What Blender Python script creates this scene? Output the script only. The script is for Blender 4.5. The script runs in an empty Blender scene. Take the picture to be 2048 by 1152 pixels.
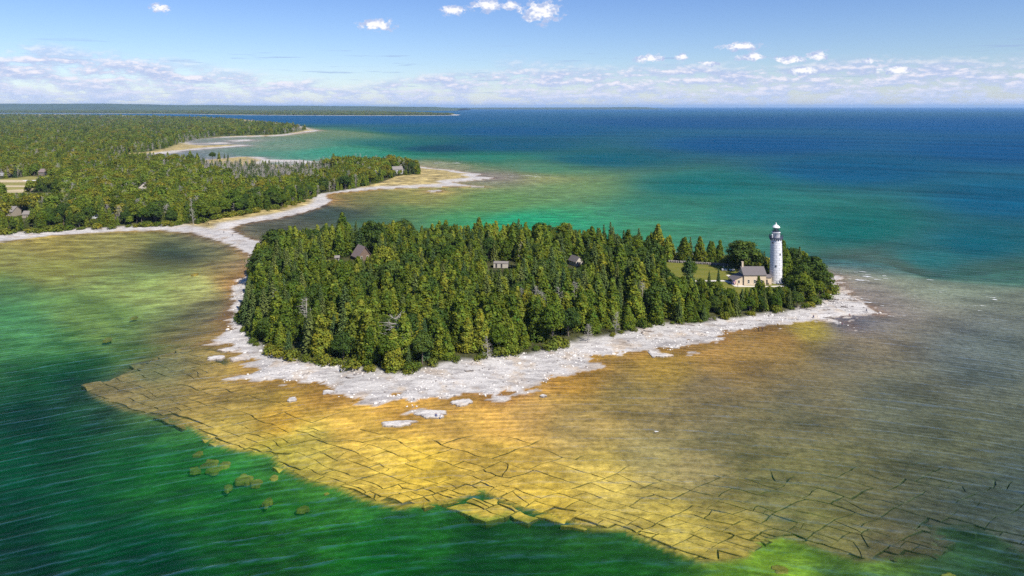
import bpy, bmesh, math, random
import numpy as np
from mathutils import Vector, Matrix
random.seed(7)
RNG = np.random.default_rng(11)
SC = bpy.context.scene
COL = SC.collection
R = math.radians

# ------------------------------------------------------------------ camera, sky, sun, exposure
CAM_H, FPX, V0 = 82.0, 1365.0, 213.0
cam_d = bpy.data.cameras.new('camera')
cam_d.lens, cam_d.sensor_width = 36.0 * FPX / 2048, 36.0
cam_d.shift_y = -(576 - V0) / 2048
cam_d.clip_start, cam_d.clip_end = 1.0, 200000.0
cam = bpy.data.objects.new('camera', cam_d)
cam.location = (0, 0, CAM_H)
cam.rotation_euler = (R(90), 0, 0)
COL.objects.link(cam)
SC.camera = cam

SUN_EL, SUN_AZ = 47.0, 138.0          # azimuth clockwise from +Y (the view direction)
SUN_DIR = Vector((math.sin(R(SUN_AZ)) * math.cos(R(SUN_EL)), math.cos(R(SUN_AZ)) * math.cos(R(SUN_EL)), math.sin(R(SUN_EL))))
sun_d = bpy.data.lights.new('sun', 'SUN')
sun_d.energy, sun_d.angle, sun_d.color = 5.0, R(0.53), (1.0, 0.94, 0.85)
sun = bpy.data.objects.new('sun', sun_d)
sun.rotation_euler = (-SUN_DIR).to_track_quat('-Z', 'Y').to_euler()
sun.location = (300, -200, 400)
COL.objects.link(sun)
vs = SC.view_settings
vs.view_transform, vs.look, vs.gamma, vs.exposure, vs.use_curve_mapping = 'Standard', 'None', 1.0, 0.5, False
SC.cycles.use_adaptive_sampling, SC.cycles.adaptive_threshold = True, 0.016
SC.cycles.use_denoising = False
SC.cycles.max_bounces = 4
SC.cycles.transparent_max_bounces = 8
SC.cycles.diffuse_bounces = 2
SC.cycles.glossy_bounces = 2
SC.cycles.caustics_reflective = SC.cycles.caustics_refractive = False


class NT:
    """small helper around a node tree"""
    def __init__(s, tree):
        s.t = tree
        s.t.nodes.clear()

    def n(s, typ, **kw):
        nd = s.t.nodes.new(typ)
        for k, v in kw.items():
            if k.startswith('i_'):
                nd.inputs[int(k[2:])].default_value = v
            else:
                setattr(nd, k, v)
        return nd

    def put(s, sock, v):
        if hasattr(v, 'is_linked'):
            s.t.links.new(v, sock)
        elif v is not None:
            sock.default_value = v

    def m(s, op, a, b=None, c=None, clamp=False):
        nd = s.t.nodes.new('ShaderNodeMath')
        nd.operation, nd.use_clamp = op, clamp
        for i, v in enumerate((a, b, c)):
            s.put(nd.inputs[i], v)
        return nd.outputs[0]

    def mix(s, f, a, b, mode='MIX'):
        nd = s.t.nodes.new('ShaderNodeMix')
        nd.data_type, nd.blend_type, nd.clamp_factor = 'RGBA', mode, True
        s.put(nd.inputs[0], f)
        for sk, v in ((nd.inputs[6], a), (nd.inputs[7], b)):
            if isinstance(v, tuple) and len(v) == 3:
                v = (*v, 1)
            s.put(sk, v)
        return nd.outputs[2]

    def ramp(s, f, stops, interp='LINEAR'):
        nd = s.t.nodes.new('ShaderNodeValToRGB')
        cr = nd.color_ramp
        cr.interpolation = interp
        while len(cr.elements) < len(stops):
            cr.elements.new(0.5)
        for e, (p, c) in zip(cr.elements, stops):
            e.position = p
            e.color = (c, c, c, 1) if isinstance(c, (int, float)) else (*c, 1)
        s.put(nd.inputs[0], f)
        return nd.outputs[0]

    def noise(s, vec, scale, detail=3, rough=0.55, dist=0.0, out=0, dims='2D'):
        nd = s.t.nodes.new('ShaderNodeTexNoise')
        nd.noise_dimensions = dims
        s.put(nd.inputs['Vector'], vec)
        nd.inputs['Scale'].default_value = scale
        nd.inputs['Detail'].default_value = detail
        nd.inputs['Roughness'].default_value = rough
        nd.inputs['Distortion'].default_value = dist
        return nd.outputs[out]

    def mapping(s, vec, scale=(1, 1, 1), rot=(0, 0, 0), loc=(0, 0, 0)):
        nd = s.t.nodes.new('ShaderNodeMapping')
        s.put(nd.inputs[0], vec)
        nd.inputs[1].default_value, nd.inputs[2].default_value, nd.inputs[3].default_value = loc, rot, scale
        return nd.outputs[0]

    def attr(s, name, out='Color'):
        nd = s.t.nodes.new('ShaderNodeAttribute')
        nd.attribute_name = name
        return nd.outputs[out]

    def smooth(s, v, a, b, t0=0.0, t1=1.0):
        nd = s.t.nodes.new('ShaderNodeMapRange')
        nd.interpolation_type = 'SMOOTHSTEP'
        s.put(nd.inputs[0], v)
        for i, x in enumerate((a, b, t0, t1)):
            s.put(nd.inputs[i + 1], x)
        return nd.outputs[0]


def lin(r, g, b):
    f = lambda c: (c / 255 / 12.92) if c <= 10 else ((c / 255 + .055) / 1.055) ** 2.4
    return (f(r), f(g), f(b))


# ---- world: clear-air sky with a low bank of fair-weather cloud and a few loose cumulus
def build_world():
    w = bpy.data.worlds.new('World')
    SC.world = w
    w.use_nodes = True
    t = NT(w.node_tree)
    tc = t.n('ShaderNodeTexCoord')
    sep = t.n('ShaderNodeSeparateXYZ')
    t.put(sep.inputs[0], tc.outputs['Generated'])
    z = t.m('MAXIMUM', sep.outputs[2], 0.003)
    az = t.m('ARCTAN2', sep.outputs[0], sep.outputs[1])
    el = t.m('ARCSINE', z)
    cmb = t.n('ShaderNodeCombineXYZ')
    t.put(cmb.inputs[0], sep.outputs[0]); t.put(cmb.inputs[1], sep.outputs[1]); t.put(cmb.inputs[2], t.m('ADD', z, 0.0))
    sky = t.n('ShaderNodeTexSky', sky_type='NISHITA', sun_disc=False)
    sky.sun_elevation, sky.sun_rotation = R(SUN_EL), R(SUN_AZ)
    sky.altitude, sky.air_density, sky.dust_density, sky.ozone_density = 80, 1.0, 0.15, 2.5
    t.put(sky.inputs[0], cmb.outputs[0])
    # the camera that took the picture rendered a saturated blue: grade the clear sky towards it with height
    grade = t.ramp(t.m('MULTIPLY', el, 2.2), [(0.0, (0.88, 0.92, 1.06)), (0.14, (0.75, 0.84, 1.05)), (0.36, (0.62, 0.75, 1.06)), (1.0, (0.60, 0.77, 1.10))])
    clear = t.mix(1.0, sky.outputs[0], grade, 'MULTIPLY')
    # cloud field in bearing / elevation
    e2 = t.n('ShaderNodeCombineXYZ')
    t.put(e2.inputs[0], t.m('MULTIPLY', az, 1.0)); t.put(e2.inputs[1], t.m('MULTIPLY', el, 1.0))
    P = e2.outputs[0]
    warp = t.noise(t.mapping(P, (9, 30, 1), loc=(2, 5, 0)), 1.0, 2, 0.5)
    n_mid = t.noise(t.mapping(P, (20, 78, 1), loc=(1.3, .4, 0)), 1.0, 4, 0.62)
    n_mid_up = t.noise(t.mapping(P, (20, 78, 1), loc=(1.25, .4 + 0.30, 0)), 1.0, 4, 0.62)
    n_fine = t.noise(t.mapping(P, (75, 190, 1), loc=(7.3, .1, 0)), 1.0, 4, 0.65)
    azn = t.m('MULTIPLY_ADD', az, 1 / 1.4, 0.5)
    # height of the cloud bank along the horizon
    top = t.m('MULTIPLY', t.ramp(azn, [(0.0, .50), (.06, .77), (.14, .62), (.24, .50), (.31, .34), (.36, .30), (.42, .52), (.49, .66), (.58, .58), (.70, .56), (.80, .62), (.92, .52), (1.0, .55)]), 0.1)
    inside = t.m('SUBTRACT', t.m('MULTIPLY_ADD', t.m('SUBTRACT', warp, .5), .035, top), el)
    band = t.smooth(inside, -0.010, 0.016)
    dens = t.m('ADD', t.m('MULTIPLY', n_mid, 0.7), t.m('MULTIPLY', n_fine, 0.3))
    cov = t.m('MULTIPLY', band, t.smooth(dens, 0.34, 0.56))
    lit = t.m('ADD', t.m('MULTIPLY', t.m('SUBTRACT', n_mid, n_mid_up), 2.2), t.m('MULTIPLY', t.m('SUBTRACT', n_fine, 0.5), 1.5))
    lit = t.smooth(lit, -0.25, 0.62)
    # loose cumulus: (bearing px, height px, half width, half height) measured as angles
    puffs = [(755, 51, 31, 12), (906, 21, 25, 10), (972, 10, 30, 13), (1080, 22, 42, 22), (1018, 12, 16, 9), (1300, 117, 27, 9), (1364, 114, 12, 6),
             (1486, 93, 36, 8), (1502, 114, 28, 7), (1580, 120, 30, 8), (1634, 111, 19, 9), (1734, 123, 11, 6), (1420, 127, 19, 6), (322, 17, 16, 8), (1608, 141, 30, 8), (1790, 140, 34, 8)]
    wob = t.noise(t.mapping(P, (75, 115, 1)), 1.0, 4, 0.68)
    wob_up = t.noise(t.mapping(P, (75, 115, 1), loc=(-.25, 0.55, 0)), 1.0, 3, 0.6)
    rmin = None
    for (u, v, hw, hh) in puffs:
        a0, e0 = math.atan((u - 1024) / FPX), math.atan((V0 - v) / math.hypot(FPX, u - 1024))
        sx, sy = FPX / (hw * 1.2), FPX / (hh * 1.2)
        ln = t.n('ShaderNodeVectorMath', operation='LENGTH')
        t.put(ln.inputs[0], t.mapping(P, (sx, sy, 0), loc=(-a0 * sx, -e0 * sy, 0)))
        rmin = ln.outputs['Value'] if rmin is None else t.m('MINIMUM', rmin, ln.outputs['Value'])
    rr = t.m('ADD', rmin, t.m('MULTIPLY', t.m('SUBTRACT', wob, 0.5), 2.1))
    acc = t.smooth(rr, 1.0, 0.5)
    shade = t.smooth(t.m('ADD', t.m('SUBTRACT', wob, wob_up), t.m('MULTIPLY', t.m('SUBTRACT', 0.6, rr), .25)), -0.16, 0.16)
    # thin grey streaks
    st = t.noise(t.mapping(P, (9, 210, 1), loc=(4.7, 2.2, 0)), 1.0, 4, 0.6)
    streak = t.m('MULTIPLY', t.smooth(st, 0.60, 0.74), t.m('MULTIPLY', t.smooth(el, 0.100, 0.065), 0.55))
    K = 9.2
    c_lo, c_hi = tuple(K * c for c in lin(178, 192, 226)), tuple(K * c for c in lin(240, 234, 242))
    cl_col = t.mix(lit, c_lo, c_hi)
    hz = t.smooth(el, 0.045, 0.0)
    cl_col = t.mix(t.m('MULTIPLY', hz, 0.72), cl_col, tuple(K * c for c in lin(194, 208, 238)))
    cl_col = t.mix(acc, cl_col, t.mix(shade, tuple(K * c for c in lin(176, 190, 224)), tuple(K * c for c in lin(252, 250, 250))))
    a1 = t.m('MULTIPLY', t.m('MAXIMUM', cov, t.m('MULTIPLY', hz, 0.34)), 0.9)
    c1 = t.mix(t.m('MULTIPLY', streak, t.m('SUBTRACT', 1.0, a1)), clear, tuple(K * c for c in lin(150, 172, 214)))
    fin = t.mix(t.m('MAXIMUM', a1, t.m('MULTIPLY', acc, 0.95)), c1, cl_col)
    bg = t.n('ShaderNodeBackground')
    t.put(bg.inputs[0], fin)
    bg.inputs[1].default_value = 0.087
    w.cycles.sampling_method, w.cycles.sample_map_resolution = 'MANUAL', 512
    out = t.n('ShaderNodeOutputWorld')
    t.put(out.inputs[0], bg.outputs[0])


build_world()


# ------------------------------------------------------------------ helpers
def at(u, v, z=0.0):
    """ground position (metres) of a surveyed point given by its bearing column and dip row"""
    y = FPX * (CAM_H - z) / (v - V0)
    return (y * (u - 1024) / FPX, y)


def poly_w(pts, z=0.0):
    return np.array([at(u, v, z) for u, v in pts])


def sdf(px, py, poly):
    """signed distance, positive inside"""
    px, py = np.asarray(px, float), np.asarray(py, float)
    d2 = np.full(px.shape, 1e18)
    ins = np.zeros(px.shape, bool)
    n = len(poly)
    for i in range(n):
        ax, ay = poly[i]
        bx, by = poly[(i + 1) % n]
        ex, ey = bx - ax, by - ay
        wx, wy = px - ax, py - ay
        tt = np.clip((wx * ex + wy * ey) / (ex * ex + ey * ey + 1e-12), 0, 1)
        d2 = np.minimum(d2, (wx - ex * tt) ** 2 + (wy - ey * tt) ** 2)
        c = ((ay <= py) & (by > py)) | ((by <= py) & (ay > py))
        if ey != 0:
            ins ^= c & (px < ax + ex * (py - ay) / ey)
    return np.where(ins, 1, -1) * np.sqrt(d2)


_perm = RNG.random((256, 256))


def vnoise(x, y):
    xi, yi = np.floor(x).astype(int), np.floor(y).astype(int)
    fx, fy = x - xi, y - yi
    fx, fy = fx * fx * (3 - 2 * fx), fy * fy * (3 - 2 * fy)
    g = lambda a, b: _perm[a & 255, b & 255]
    return (g(xi, yi) * (1 - fx) + g(xi + 1, yi) * fx) * (1 - fy) + (g(xi, yi + 1) * (1 - fx) + g(xi + 1, yi + 1) * fx) * fy


def fbm(x, y, s, o=4):
    x, y = np.asarray(x, float), np.asarray(y, float)
    a, tot, amp = 0, 0, 1.0
    for k in range(o):
        a = a + amp * (vnoise(x / s + 17.3 * k, y / s + 5.1 * k) - .5) * 2
        tot += amp
        amp *= .5
        s *= .5
    return a / tot


def sstep(a, b, x):
    t = np.clip((x - a) / (b - a), 0, 1)
    return t * t * (3 - 2 * t)


def link(o, parent=None):
    COL.objects.link(o)
    if parent is not None:
        o.parent = parent
    return o


def tag(o, label=None, cat=None, group=None, kind=None):
    if label: o['label'] = label
    if cat: o['category'] = cat
    if group: o['group'] = group
    if kind: o['kind'] = kind
    return o


def mesh_from(name, verts, faces, mats=(), smooth=False):
    me = bpy.data.meshes.new(name)
    me.from_pydata([tuple(v) for v in verts], [], faces)
    for m_ in mats:
        me.materials.append(m_)
    if smooth:
        me.polygons.foreach_set('use_smooth', [True] * len(me.polygons))
    me.update()
    return me


def mesh_np(name, V, F, mat, smooth=True):
    """V (n,3) float, F (m,k) int: fast construction"""
    me = bpy.data.meshes.new(name)
    V, F = np.asarray(V, np.float32), np.asarray(F, np.int32)
    m_, k = F.shape
    me.vertices.add(len(V)); me.vertices.foreach_set('co', V.ravel())
    me.loops.add(m_ * k); me.loops.foreach_set('vertex_index', F.ravel())
    me.polygons.add(m_)
    me.polygons.foreach_set('loop_start', np.arange(0, m_ * k, k, dtype=np.int32))
    me.polygons.foreach_set('loop_total', np.full(m_, k, np.int32))
    me.polygons.foreach_set('use_smooth', np.full(m_, smooth))
    me.materials.append(mat)
    me.update(calc_edges=True)
    return me


def set_col(me, name, C):
    a = me.attributes.new(name, 'FLOAT_COLOR', 'POINT')
    a.data.foreach_set('color', np.concatenate([C, np.ones((len(C), 1))], 1).astype(np.float32).ravel())


def set_f(me, name, F):
    a = me.attributes.new(name, 'FLOAT', 'POINT')
    a.data.foreach_set('value', np.asarray(F, np.float32))


class MB:
    """collects simple solids into one mesh"""
    def __init__(s):
        s.v, s.f = [], []

    def add(s, vs_, fs):
        o = len(s.v)
        s.v += [tuple(v) for v in vs_]
        s.f += [tuple(i + o for i in f) for f in fs]
        return s

    def box(s, x0, x1, y0, y1, z0, z1):
        return s.add([(x, y, z) for z in (z0, z1) for x, y in ((x0, y0), (x1, y0), (x1, y1), (x0, y1))],
                     [(0, 3, 2, 1), (4, 5, 6, 7), (0, 1, 5, 4), (1, 2, 6, 5), (2, 3, 7, 6), (3, 0, 4, 7)])

    def prism(s, poly, axis, a, b):
        """poly: list of 2-D points, extruded along axis from a to b (x: (y,z), y: (x,z), z: (x,y))"""
        f3 = {'x': lambda p, t: (t, p[0], p[1]), 'y': lambda p, t: (p[0], t, p[1]), 'z': lambda p, t: (p[0], p[1], t)}[axis]
        n = len(poly)
        return s.add([f3(p, a) for p in poly] + [f3(p, b) for p in poly],
                     [tuple(range(n))[::-1], tuple(range(n, 2 * n))] + [(i, (i + 1) % n, n + (i + 1) % n, n + i) for i in range(n)])

    def tube(s, pts, rad, n=6, cap=True):
        base = len(s.v)
        pts = [Vector(p) for p in pts]
        for i, p in enumerate(pts):
            d = (pts[min(i + 1, len(pts) - 1)] - pts[max(i - 1, 0)]).normalized()
            a = d.orthogonal().normalized() if abs(d.z) < .99 else Vector((1, 0, 0))
            b = d.cross(a).normalized()
            a = b.cross(d)
            for k in range(n):
                q = p + rad[i] * (math.cos(6.2832 * k / n) * a + math.sin(6.2832 * k / n) * b)
                s.v.append(tuple(q))
        for i in range(len(pts) - 1):
            for k in range(n):
                s.f.append((base + i * n + k, base + i * n + (k + 1) % n, base + (i + 1) * n + (k + 1) % n, base + (i + 1) * n + k))
        if cap:
            s.f.append(tuple(base + k for k in range(n))[::-1])
            s.f.append(tuple(base + (len(pts) - 1) * n + k for k in range(n)))
        return s

    def lathe(s, prof, n=24, cx=0, cy=0, a0=0.0, a1=6.283185307, capped=False):
        full = abs(a1 - a0) > 6.28
        m_ = n if full else n + 1
        base = len(s.v)
        for r_, z in prof:
            for k in range(m_):
                a = a0 + (a1 - a0) * k / n
                s.v.append((cx + r_ * math.cos(a), cy + r_ * math.sin(a), z))
        for i in range(len(prof) - 1):
            for k in range(n):
                k2 = (k + 1) % m_
                s.f.append((base + i * m_ + k, base + i * m_ + k2, base + (i + 1) * m_ + k2, base + (i + 1) * m_ + k))
        if capped:
            s.f.append(tuple(base + (len(prof) - 1) * m_ + k for k in range(m_)))
        return s

    def obj(s, name, mat, parent=None, smooth=False):
        me = mesh_from(name, s.v, s.f, [mat] if mat else [], smooth)
        return link(bpy.data.objects.new(name, me), parent)


def empty(name, loc, rz=0.0, sc=1.0):
    o = bpy.data.objects.new(name, None)
    o.location, o.rotation_euler, o.scale = loc, (0, 0, rz), (sc, sc, sc) if isinstance(sc, (int, float)) else sc
    o.empty_display_size = 0.5
    return link(o)


# ------------------------------------------------------------------ materials
def new_mat(name):
    m_ = bpy.data.materials.new(name)
    m_.use_nodes = True
    return m_, NT(m_.node_tree)


def finish(t, surf):
    o = t.n('ShaderNodeOutputMaterial')
    t.put(o.inputs[0], surf)


def simple_mat(name, col, rough=0.7, metal=0.0, var=0.12, scale=3.0, spec=0.3, bump=0.0):
    m_, t = new_mat(name)
    tc = t.n('ShaderNodeTexCoord')
    nz = t.noise(tc.outputs['Object'], scale, 4, 0.6, dims='3D')
    c = t.mix(nz, tuple(x * (1 - var) for x in col), tuple(min(1, x * (1 + var)) for x in col))
    b = t.n('ShaderNodeBsdfPrincipled')
    t.put(b.inputs['Base Color'], c)
    b.inputs['Roughness'].default_value, b.inputs['Metallic'].default_value = rough, metal
    b.inputs['Specular IOR Level'].default_value = spec
    if bump:
        bp = t.n('ShaderNodeBump')
        bp.inputs['Strength'].default_value, bp.inputs['Distance'].default_value = 0.6, bump
        t.put(bp.inputs['Height'], nz)
        t.put(b.inputs['Normal'], bp.outputs[0])
    finish(t, b.outputs[0])
    return m_


def ground_mat():
    m_, t = new_mat('ground')
    geo = t.n('ShaderNodeNewGeometry')
    P = geo.outputs['Position']
    base = t.attr('col')
    stone = t.attr('stone', 'Fac')
    grass = t.attr('grass', 'Fac')
    # stone: bedding streaks, joints, stains
    stv = t.mapping(P, (0.35, 1.1, 1.0), rot=(0, 0, R(14)))
    n1 = t.noise(stv, 0.9, 4, 0.66)
    n2 = t.noise(stv, 3.1, 3, 0.7)
    n3 = t.noise(t.mapping(P, (1, 1, 1), loc=(40, 7, 0)), 0.11, 4, 0.6)
    crev = t.m('MULTIPLY', t.ramp(n2, [(0.36, 0.42), (0.47, 1.0)]), t.ramp(n1, [(0.30, 0.5), (0.44, 1.0)]))
    crev_c = t.mix(crev, (0.36, 0.35, 0.35), (1, 1, 1))
    stain = t.mix(t.smooth(n3, 0.52, 0.72), (1, 1, 1), (0.96, 0.86, 0.74))
    wetn = t.mix(t.smooth(t.noise(stv, 0.35, 4, 0.6), 0.45, 0.65), (1, 1, 1), (0.70, 0.69, 0.70))
    rock = t.mix(1.0, t.mix(1.0, t.mix(1.0, base, crev_c, 'MULTIPLY'), stain, 'MULTIPLY'), wetn, 'MULTIPLY')
    # bed / soil: mottled
    sv = t.mapping(P, (0.5, 1.0, 1.0), rot=(0, 0, R(-12)))
    g1 = t.noise(sv, 0.16, 4, 0.62)
    g2 = t.noise(sv, 1.1, 3, 0.7)
    g3 = t.noise(P, 4.5, 2, 0.7)
    mot = t.m('MULTIPLY', t.ramp(g1, [(0.34, 0.50), (0.50, 0.95), (0.66, 1.38)]), t.ramp(g2, [(0.30, 0.72), (0.70, 1.22)]))
    g4 = t.noise(t.mapping(P, (.035, .16, 1), rot=(0, 0, R(8))), 1.0, 4, 0.62)
    mot = t.m('MULTIPLY', mot, t.ramp(g4, [(0.34, 0.74), (0.52, 1.0), (0.68, 1.36)]))
    shf = t.attr('shelf', 'Fac')
    grit = t.m('MULTIPLY', t.ramp(t.noise(P, 0.55, 5, 0.68), [(0.30, 0.66), (0.50, 1.0), (0.70, 1.26)]), t.ramp(t.noise(t.mapping(P, (.6, 1, 1), rot=(0, 0, R(-30)), loc=(9, 3, 0)), 0.075, 4, .62), [(.34, .66), (.52, 1.0), (.66, 1.16)]))
    mot = t.m('MULTIPLY', mot, t.ramp(g3, [(0.3, 0.82), (0.7, 1.15)]))
    bed = t.mix(1.0, base, t.mix(shf, mot, grit), 'MULTIPLY')
    c = t.mix(stone, bed, rock)
    gcol = t.mix(g2, (0.82, 0.95, 0.8), (1.2, 1.05, 1.0))
    c = t.mix(grass, c, t.mix(1.0, base, gcol, 'MULTIPLY'))
    b = t.n('ShaderNodeBsdfPrincipled')
    t.put(b.inputs['Base Color'], c)
    b.inputs['Roughness'].default_value = 0.85
    b.inputs['Specular IOR Level'].default_value = 0.15
    bp = t.n('ShaderNodeBump')
    bp.inputs['Strength'].default_value, bp.inputs['Distance'].default_value = 0.7, 0.35
    t.put(bp.inputs['Height'], t.m('ADD', t.m('MULTIPLY', n2, 0.6), n1))
    t.put(b.inputs['Normal'], bp.outputs[0])
    finish(t, b.outputs[0])
    return m_


def water_mat():
    m_, t = new_mat('lake_water')
    geo = t.n('ShaderNodeNewGeometry')
    P = geo.outputs['Position']
    dep = t.attr('depth', 'Fac')
    body = t.attr('wcol')
    foamk = t.attr('foam', 'Fac')
    # the swell bends round the island: crests run in wide arcs
    sp = t.n('ShaderNodeSeparateXYZ')
    t.put(sp.inputs[0], P)
    x, y = t.m('SUBTRACT', sp.outputs[0], 15.0), t.m('ADD', sp.outputs[1], 90.0)
    rad = t.m('SQRT', t.m('ADD', t.m('MULTIPLY', x, x), t.m('MULTIPLY', y, y)))
    ang = t.m('MULTIPLY', t.m('ARCTAN2', x, y), 260.0)
    cw = t.n('ShaderNodeCombineXYZ')
    t.put(cw.inputs[0], ang); t.put(cw.inputs[1], rad)
    W = cw.outputs[0]
    w1 = t.noise(t.mapping(W, (0.075, 0.42, 1)), 1.0, 2, 0.55)        # swell about 2.5 m
    w2 = t.noise(t.mapping(W, (0.20, 0.95, 1), rot=(0, 0, R(6))), 1.0, 2, 0.6)
    w3 = t.noise(t.mapping(W, (0.0022, 0.016, 1)), 1.0, 6, 0.68)         # long bands, seen far out
    def waves(scale, dist, loc):
        nd = t.n('ShaderNodeTexWave', wave_type='BANDS', bands_direction='Y', wave_profile='SIN')
        t.put(nd.inputs['Vector'], t.mapping(W, (.34, 1, 1), loc=loc))
        for k_, v_ in (('Scale', scale), ('Distortion', dist), ('Detail', 2.0), ('Detail Scale', 1.1), ('Detail Roughness', .55)):
            nd.inputs[k_].default_value = v_
        return nd.outputs['Fac']
    wa, wb = waves(.135, 7.0, (0, 0, 0)), waves(.062, 6.0, (31, 7, 0))
    patch = t.noise(t.mapping(W, (0.010, 0.022, 1), loc=(3, 9, 0)), 1.0, 1, 0.55)
    calm = t.smooth(patch, 0.30, 0.65, 0.60, 1.0)
    hgt = t.m('ADD', t.m('MULTIPLY', wa, 0.16), t.m('ADD', t.m('MULTIPLY', wb, 0.26), t.m('ADD', t.m('MULTIPLY', w2, 0.20), t.m('MULTIPLY', w3, 1.2))))
    bp = t.n('ShaderNodeBump')
    t.put(bp.inputs['Strength'], t.m('MULTIPLY', calm, 0.85))
    bp.inputs['Distance'].default_value = 1.0
    t.put(bp.inputs['Height'], hgt)
    # light lost on the way down and back, and light scattered up by the water itself
    def expo(k):
        return t.m('EXPONENT', t.m('MULTIPLY', dep, -k))
    tint = t.n('ShaderNodeCombineColor')
    t.put(tint.inputs[0], expo(0.13)); t.put(tint.inputs[1], expo(0.025)); t.put(tint.inputs[2], expo(0.07))
    opac = t.m('MAXIMUM', t.m('SUBTRACT', 1.0, expo(0.135)), t.smooth(dep, 9.0, 20.0))
    mott = t.noise(t.mapping(W, (0.03, 0.07, 1), loc=(30, 2, 0)), 1.0, 3, 0.6)
    ripl = t.m('MULTIPLY', t.m('MULTIPLY', t.ramp(wa, [(0.0, 0.80), (1.0, 1.22)]), t.ramp(wb, [(0.0, 0.88), (1.0, 1.13)])), t.m('MULTIPLY', t.ramp(w2, [(0.30, 0.82), (0.72, 1.20)]), t.ramp(w3, [(0.32, 0.78), (0.68, 1.24)])))  # light and dark of the ripples painted into the body colour
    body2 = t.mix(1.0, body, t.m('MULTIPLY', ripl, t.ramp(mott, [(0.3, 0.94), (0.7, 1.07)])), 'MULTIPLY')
    tr = t.n('ShaderNodeBsdfTransparent')
    lens = t.m('MULTIPLY', t.ramp(wa, [(0.0, 0.92), (1.0, 1.10)]), t.ramp(w2, [(0.30, 0.90), (0.70, 1.12)]))  # ripple caustics painted into the see-through tint
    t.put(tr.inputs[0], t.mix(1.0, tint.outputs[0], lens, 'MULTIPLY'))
    df = t.n('ShaderNodeBsdfDiffuse')
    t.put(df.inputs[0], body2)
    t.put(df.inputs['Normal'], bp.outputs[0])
    ms = t.n('ShaderNodeMixShader')
    t.put(ms.inputs[0], opac); t.put(ms.inputs[1], tr.outputs[0]); t.put(ms.inputs[2], df.outputs[0])
    gl = t.n('ShaderNodeBsdfGlossy')
    gl.inputs['Roughness'].default_value = 0.16
    gl.inputs['Color'].default_value = (1, 1, 1, 1)
    t.put(gl.inputs['Normal'], bp.outputs[0])
    fr = t.n('ShaderNodeFresnel')
    fr.inputs[0].default_value = 1.33
    t.put(fr.inputs[1], bp.outputs[0])
    crest = t.m('MULTIPLY', t.smooth(t.m('ADD', t.m('MULTIPLY', wa, .6), t.m('MULTIPLY', wb, .4)), 0.60, 0.98), t.smooth(w2, .34, .62))
    fac = t.m('MULTIPLY_ADD', crest, t.m('MULTIPLY', t.m('MULTIPLY', calm, t.smooth(rad, 330, 900, 1.0, .22)), .21), t.m('MINIMUM', t.m('MULTIPLY', fr.outputs[0], 0.28), 0.028))
    m2 = t.n('ShaderNodeMixShader')
    t.put(m2.inputs[0], fac); t.put(m2.inputs[1], ms.outputs[0]); t.put(m2.inputs[2], gl.outputs[0])
    # broken crests over the shoals
    fn = t.noise(t.mapping(W, (0.16, 0.55, 1), loc=(2, 5, 0)), 1.0, 4, 0.62)
    foam = t.m('MULTIPLY', t.smooth(t.m('ADD', fn, t.m('MULTIPLY', foamk, 0.16)), 0.775, 0.80), t.smooth(foamk, 0.02, 0.2))
    fd = t.n('ShaderNodeBsdfDiffuse')
    fd.inputs[0].default_value = (0.8, 0.82, 0.84, 1)
    m3 = t.n('ShaderNodeMixShader')
    t.put(m3.inputs[0], foam); t.put(m3.inputs[1], m2.outputs[0]); t.put(m3.inputs[2], fd.outputs[0])
    finish(t, m3.outputs[0])
    return m_


def leaf_mat(name, c0, c1, c2, trans=0.38):
    m_, t = new_mat(name)
    oi = t.n('ShaderNodeObjectInfo')
    base = t.ramp(oi.outputs['Random'], [(0.0, c0), (0.5, c1), (1.0, c2)])
    c = t.mix(1.0, base, t.attr('tint'), 'MULTIPLY')
    d = t.n('ShaderNodeBsdfDiffuse')
    t.put(d.inputs[0], c)
    tl = t.n('ShaderNodeBsdfTranslucent')
    t.put(tl.inputs[0], t.mix(1.0, c, (1.15, 1.25, 0.5), 'MULTIPLY'))
    ms = t.n('ShaderNodeMixShader')
    ms.inputs[0].default_value = trans
    t.put(ms.inputs[1], d.outputs[0]); t.put(ms.inputs[2], tl.outputs[0])
    finish(t, ms.outputs[0])
    return m_


M = {}
M['ground'] = ground_mat()
M['water'] = water_mat()
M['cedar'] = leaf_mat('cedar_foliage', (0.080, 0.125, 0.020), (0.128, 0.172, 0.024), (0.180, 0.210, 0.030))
M['cedar_bright'] = leaf_mat('bright_cedar_foliage', (0.130, 0.180, 0.024), (0.185, 0.230, 0.030), (0.240, 0.250, 0.034))  # the fringe cedars' own yellower green
M['spruce'] = leaf_mat('spruce_foliage', (0.055, 0.095, 0.034), (0.088, 0.125, 0.036), (0.125, 0.145, 0.040), 0.12)
M['broad'] = leaf_mat('broadleaf_foliage', (0.060, 0.105, 0.016), (0.105, 0.150, 0.020), (0.165, 0.180, 0.024), 0.25)
M['mixed'] = leaf_mat('mixed_forest_foliage', (0.125, 0.185, 0.028), (0.185, 0.240, 0.034), (0.245, 0.270, 0.042))
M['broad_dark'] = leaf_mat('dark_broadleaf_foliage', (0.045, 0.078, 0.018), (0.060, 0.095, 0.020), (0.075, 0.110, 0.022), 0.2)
M['shrub'] = leaf_mat('shrub_foliage', (0.085, 0.120, 0.018), (0.130, 0.150, 0.022), (0.200, 0.185, 0.025), 0.25)
M['bark'] = simple_mat('bark', (0.13, 0.105, 0.085), 0.9, var=0.3, scale=1.2)
M['deadwood'] = simple_mat('dead_wood', (0.33, 0.30, 0.27), 0.9, var=0.2, scale=1.0)
M['driftwood'] = simple_mat('driftwood', (0.20, 0.17, 0.15), 0.9, var=0.3, scale=2.0)
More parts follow.
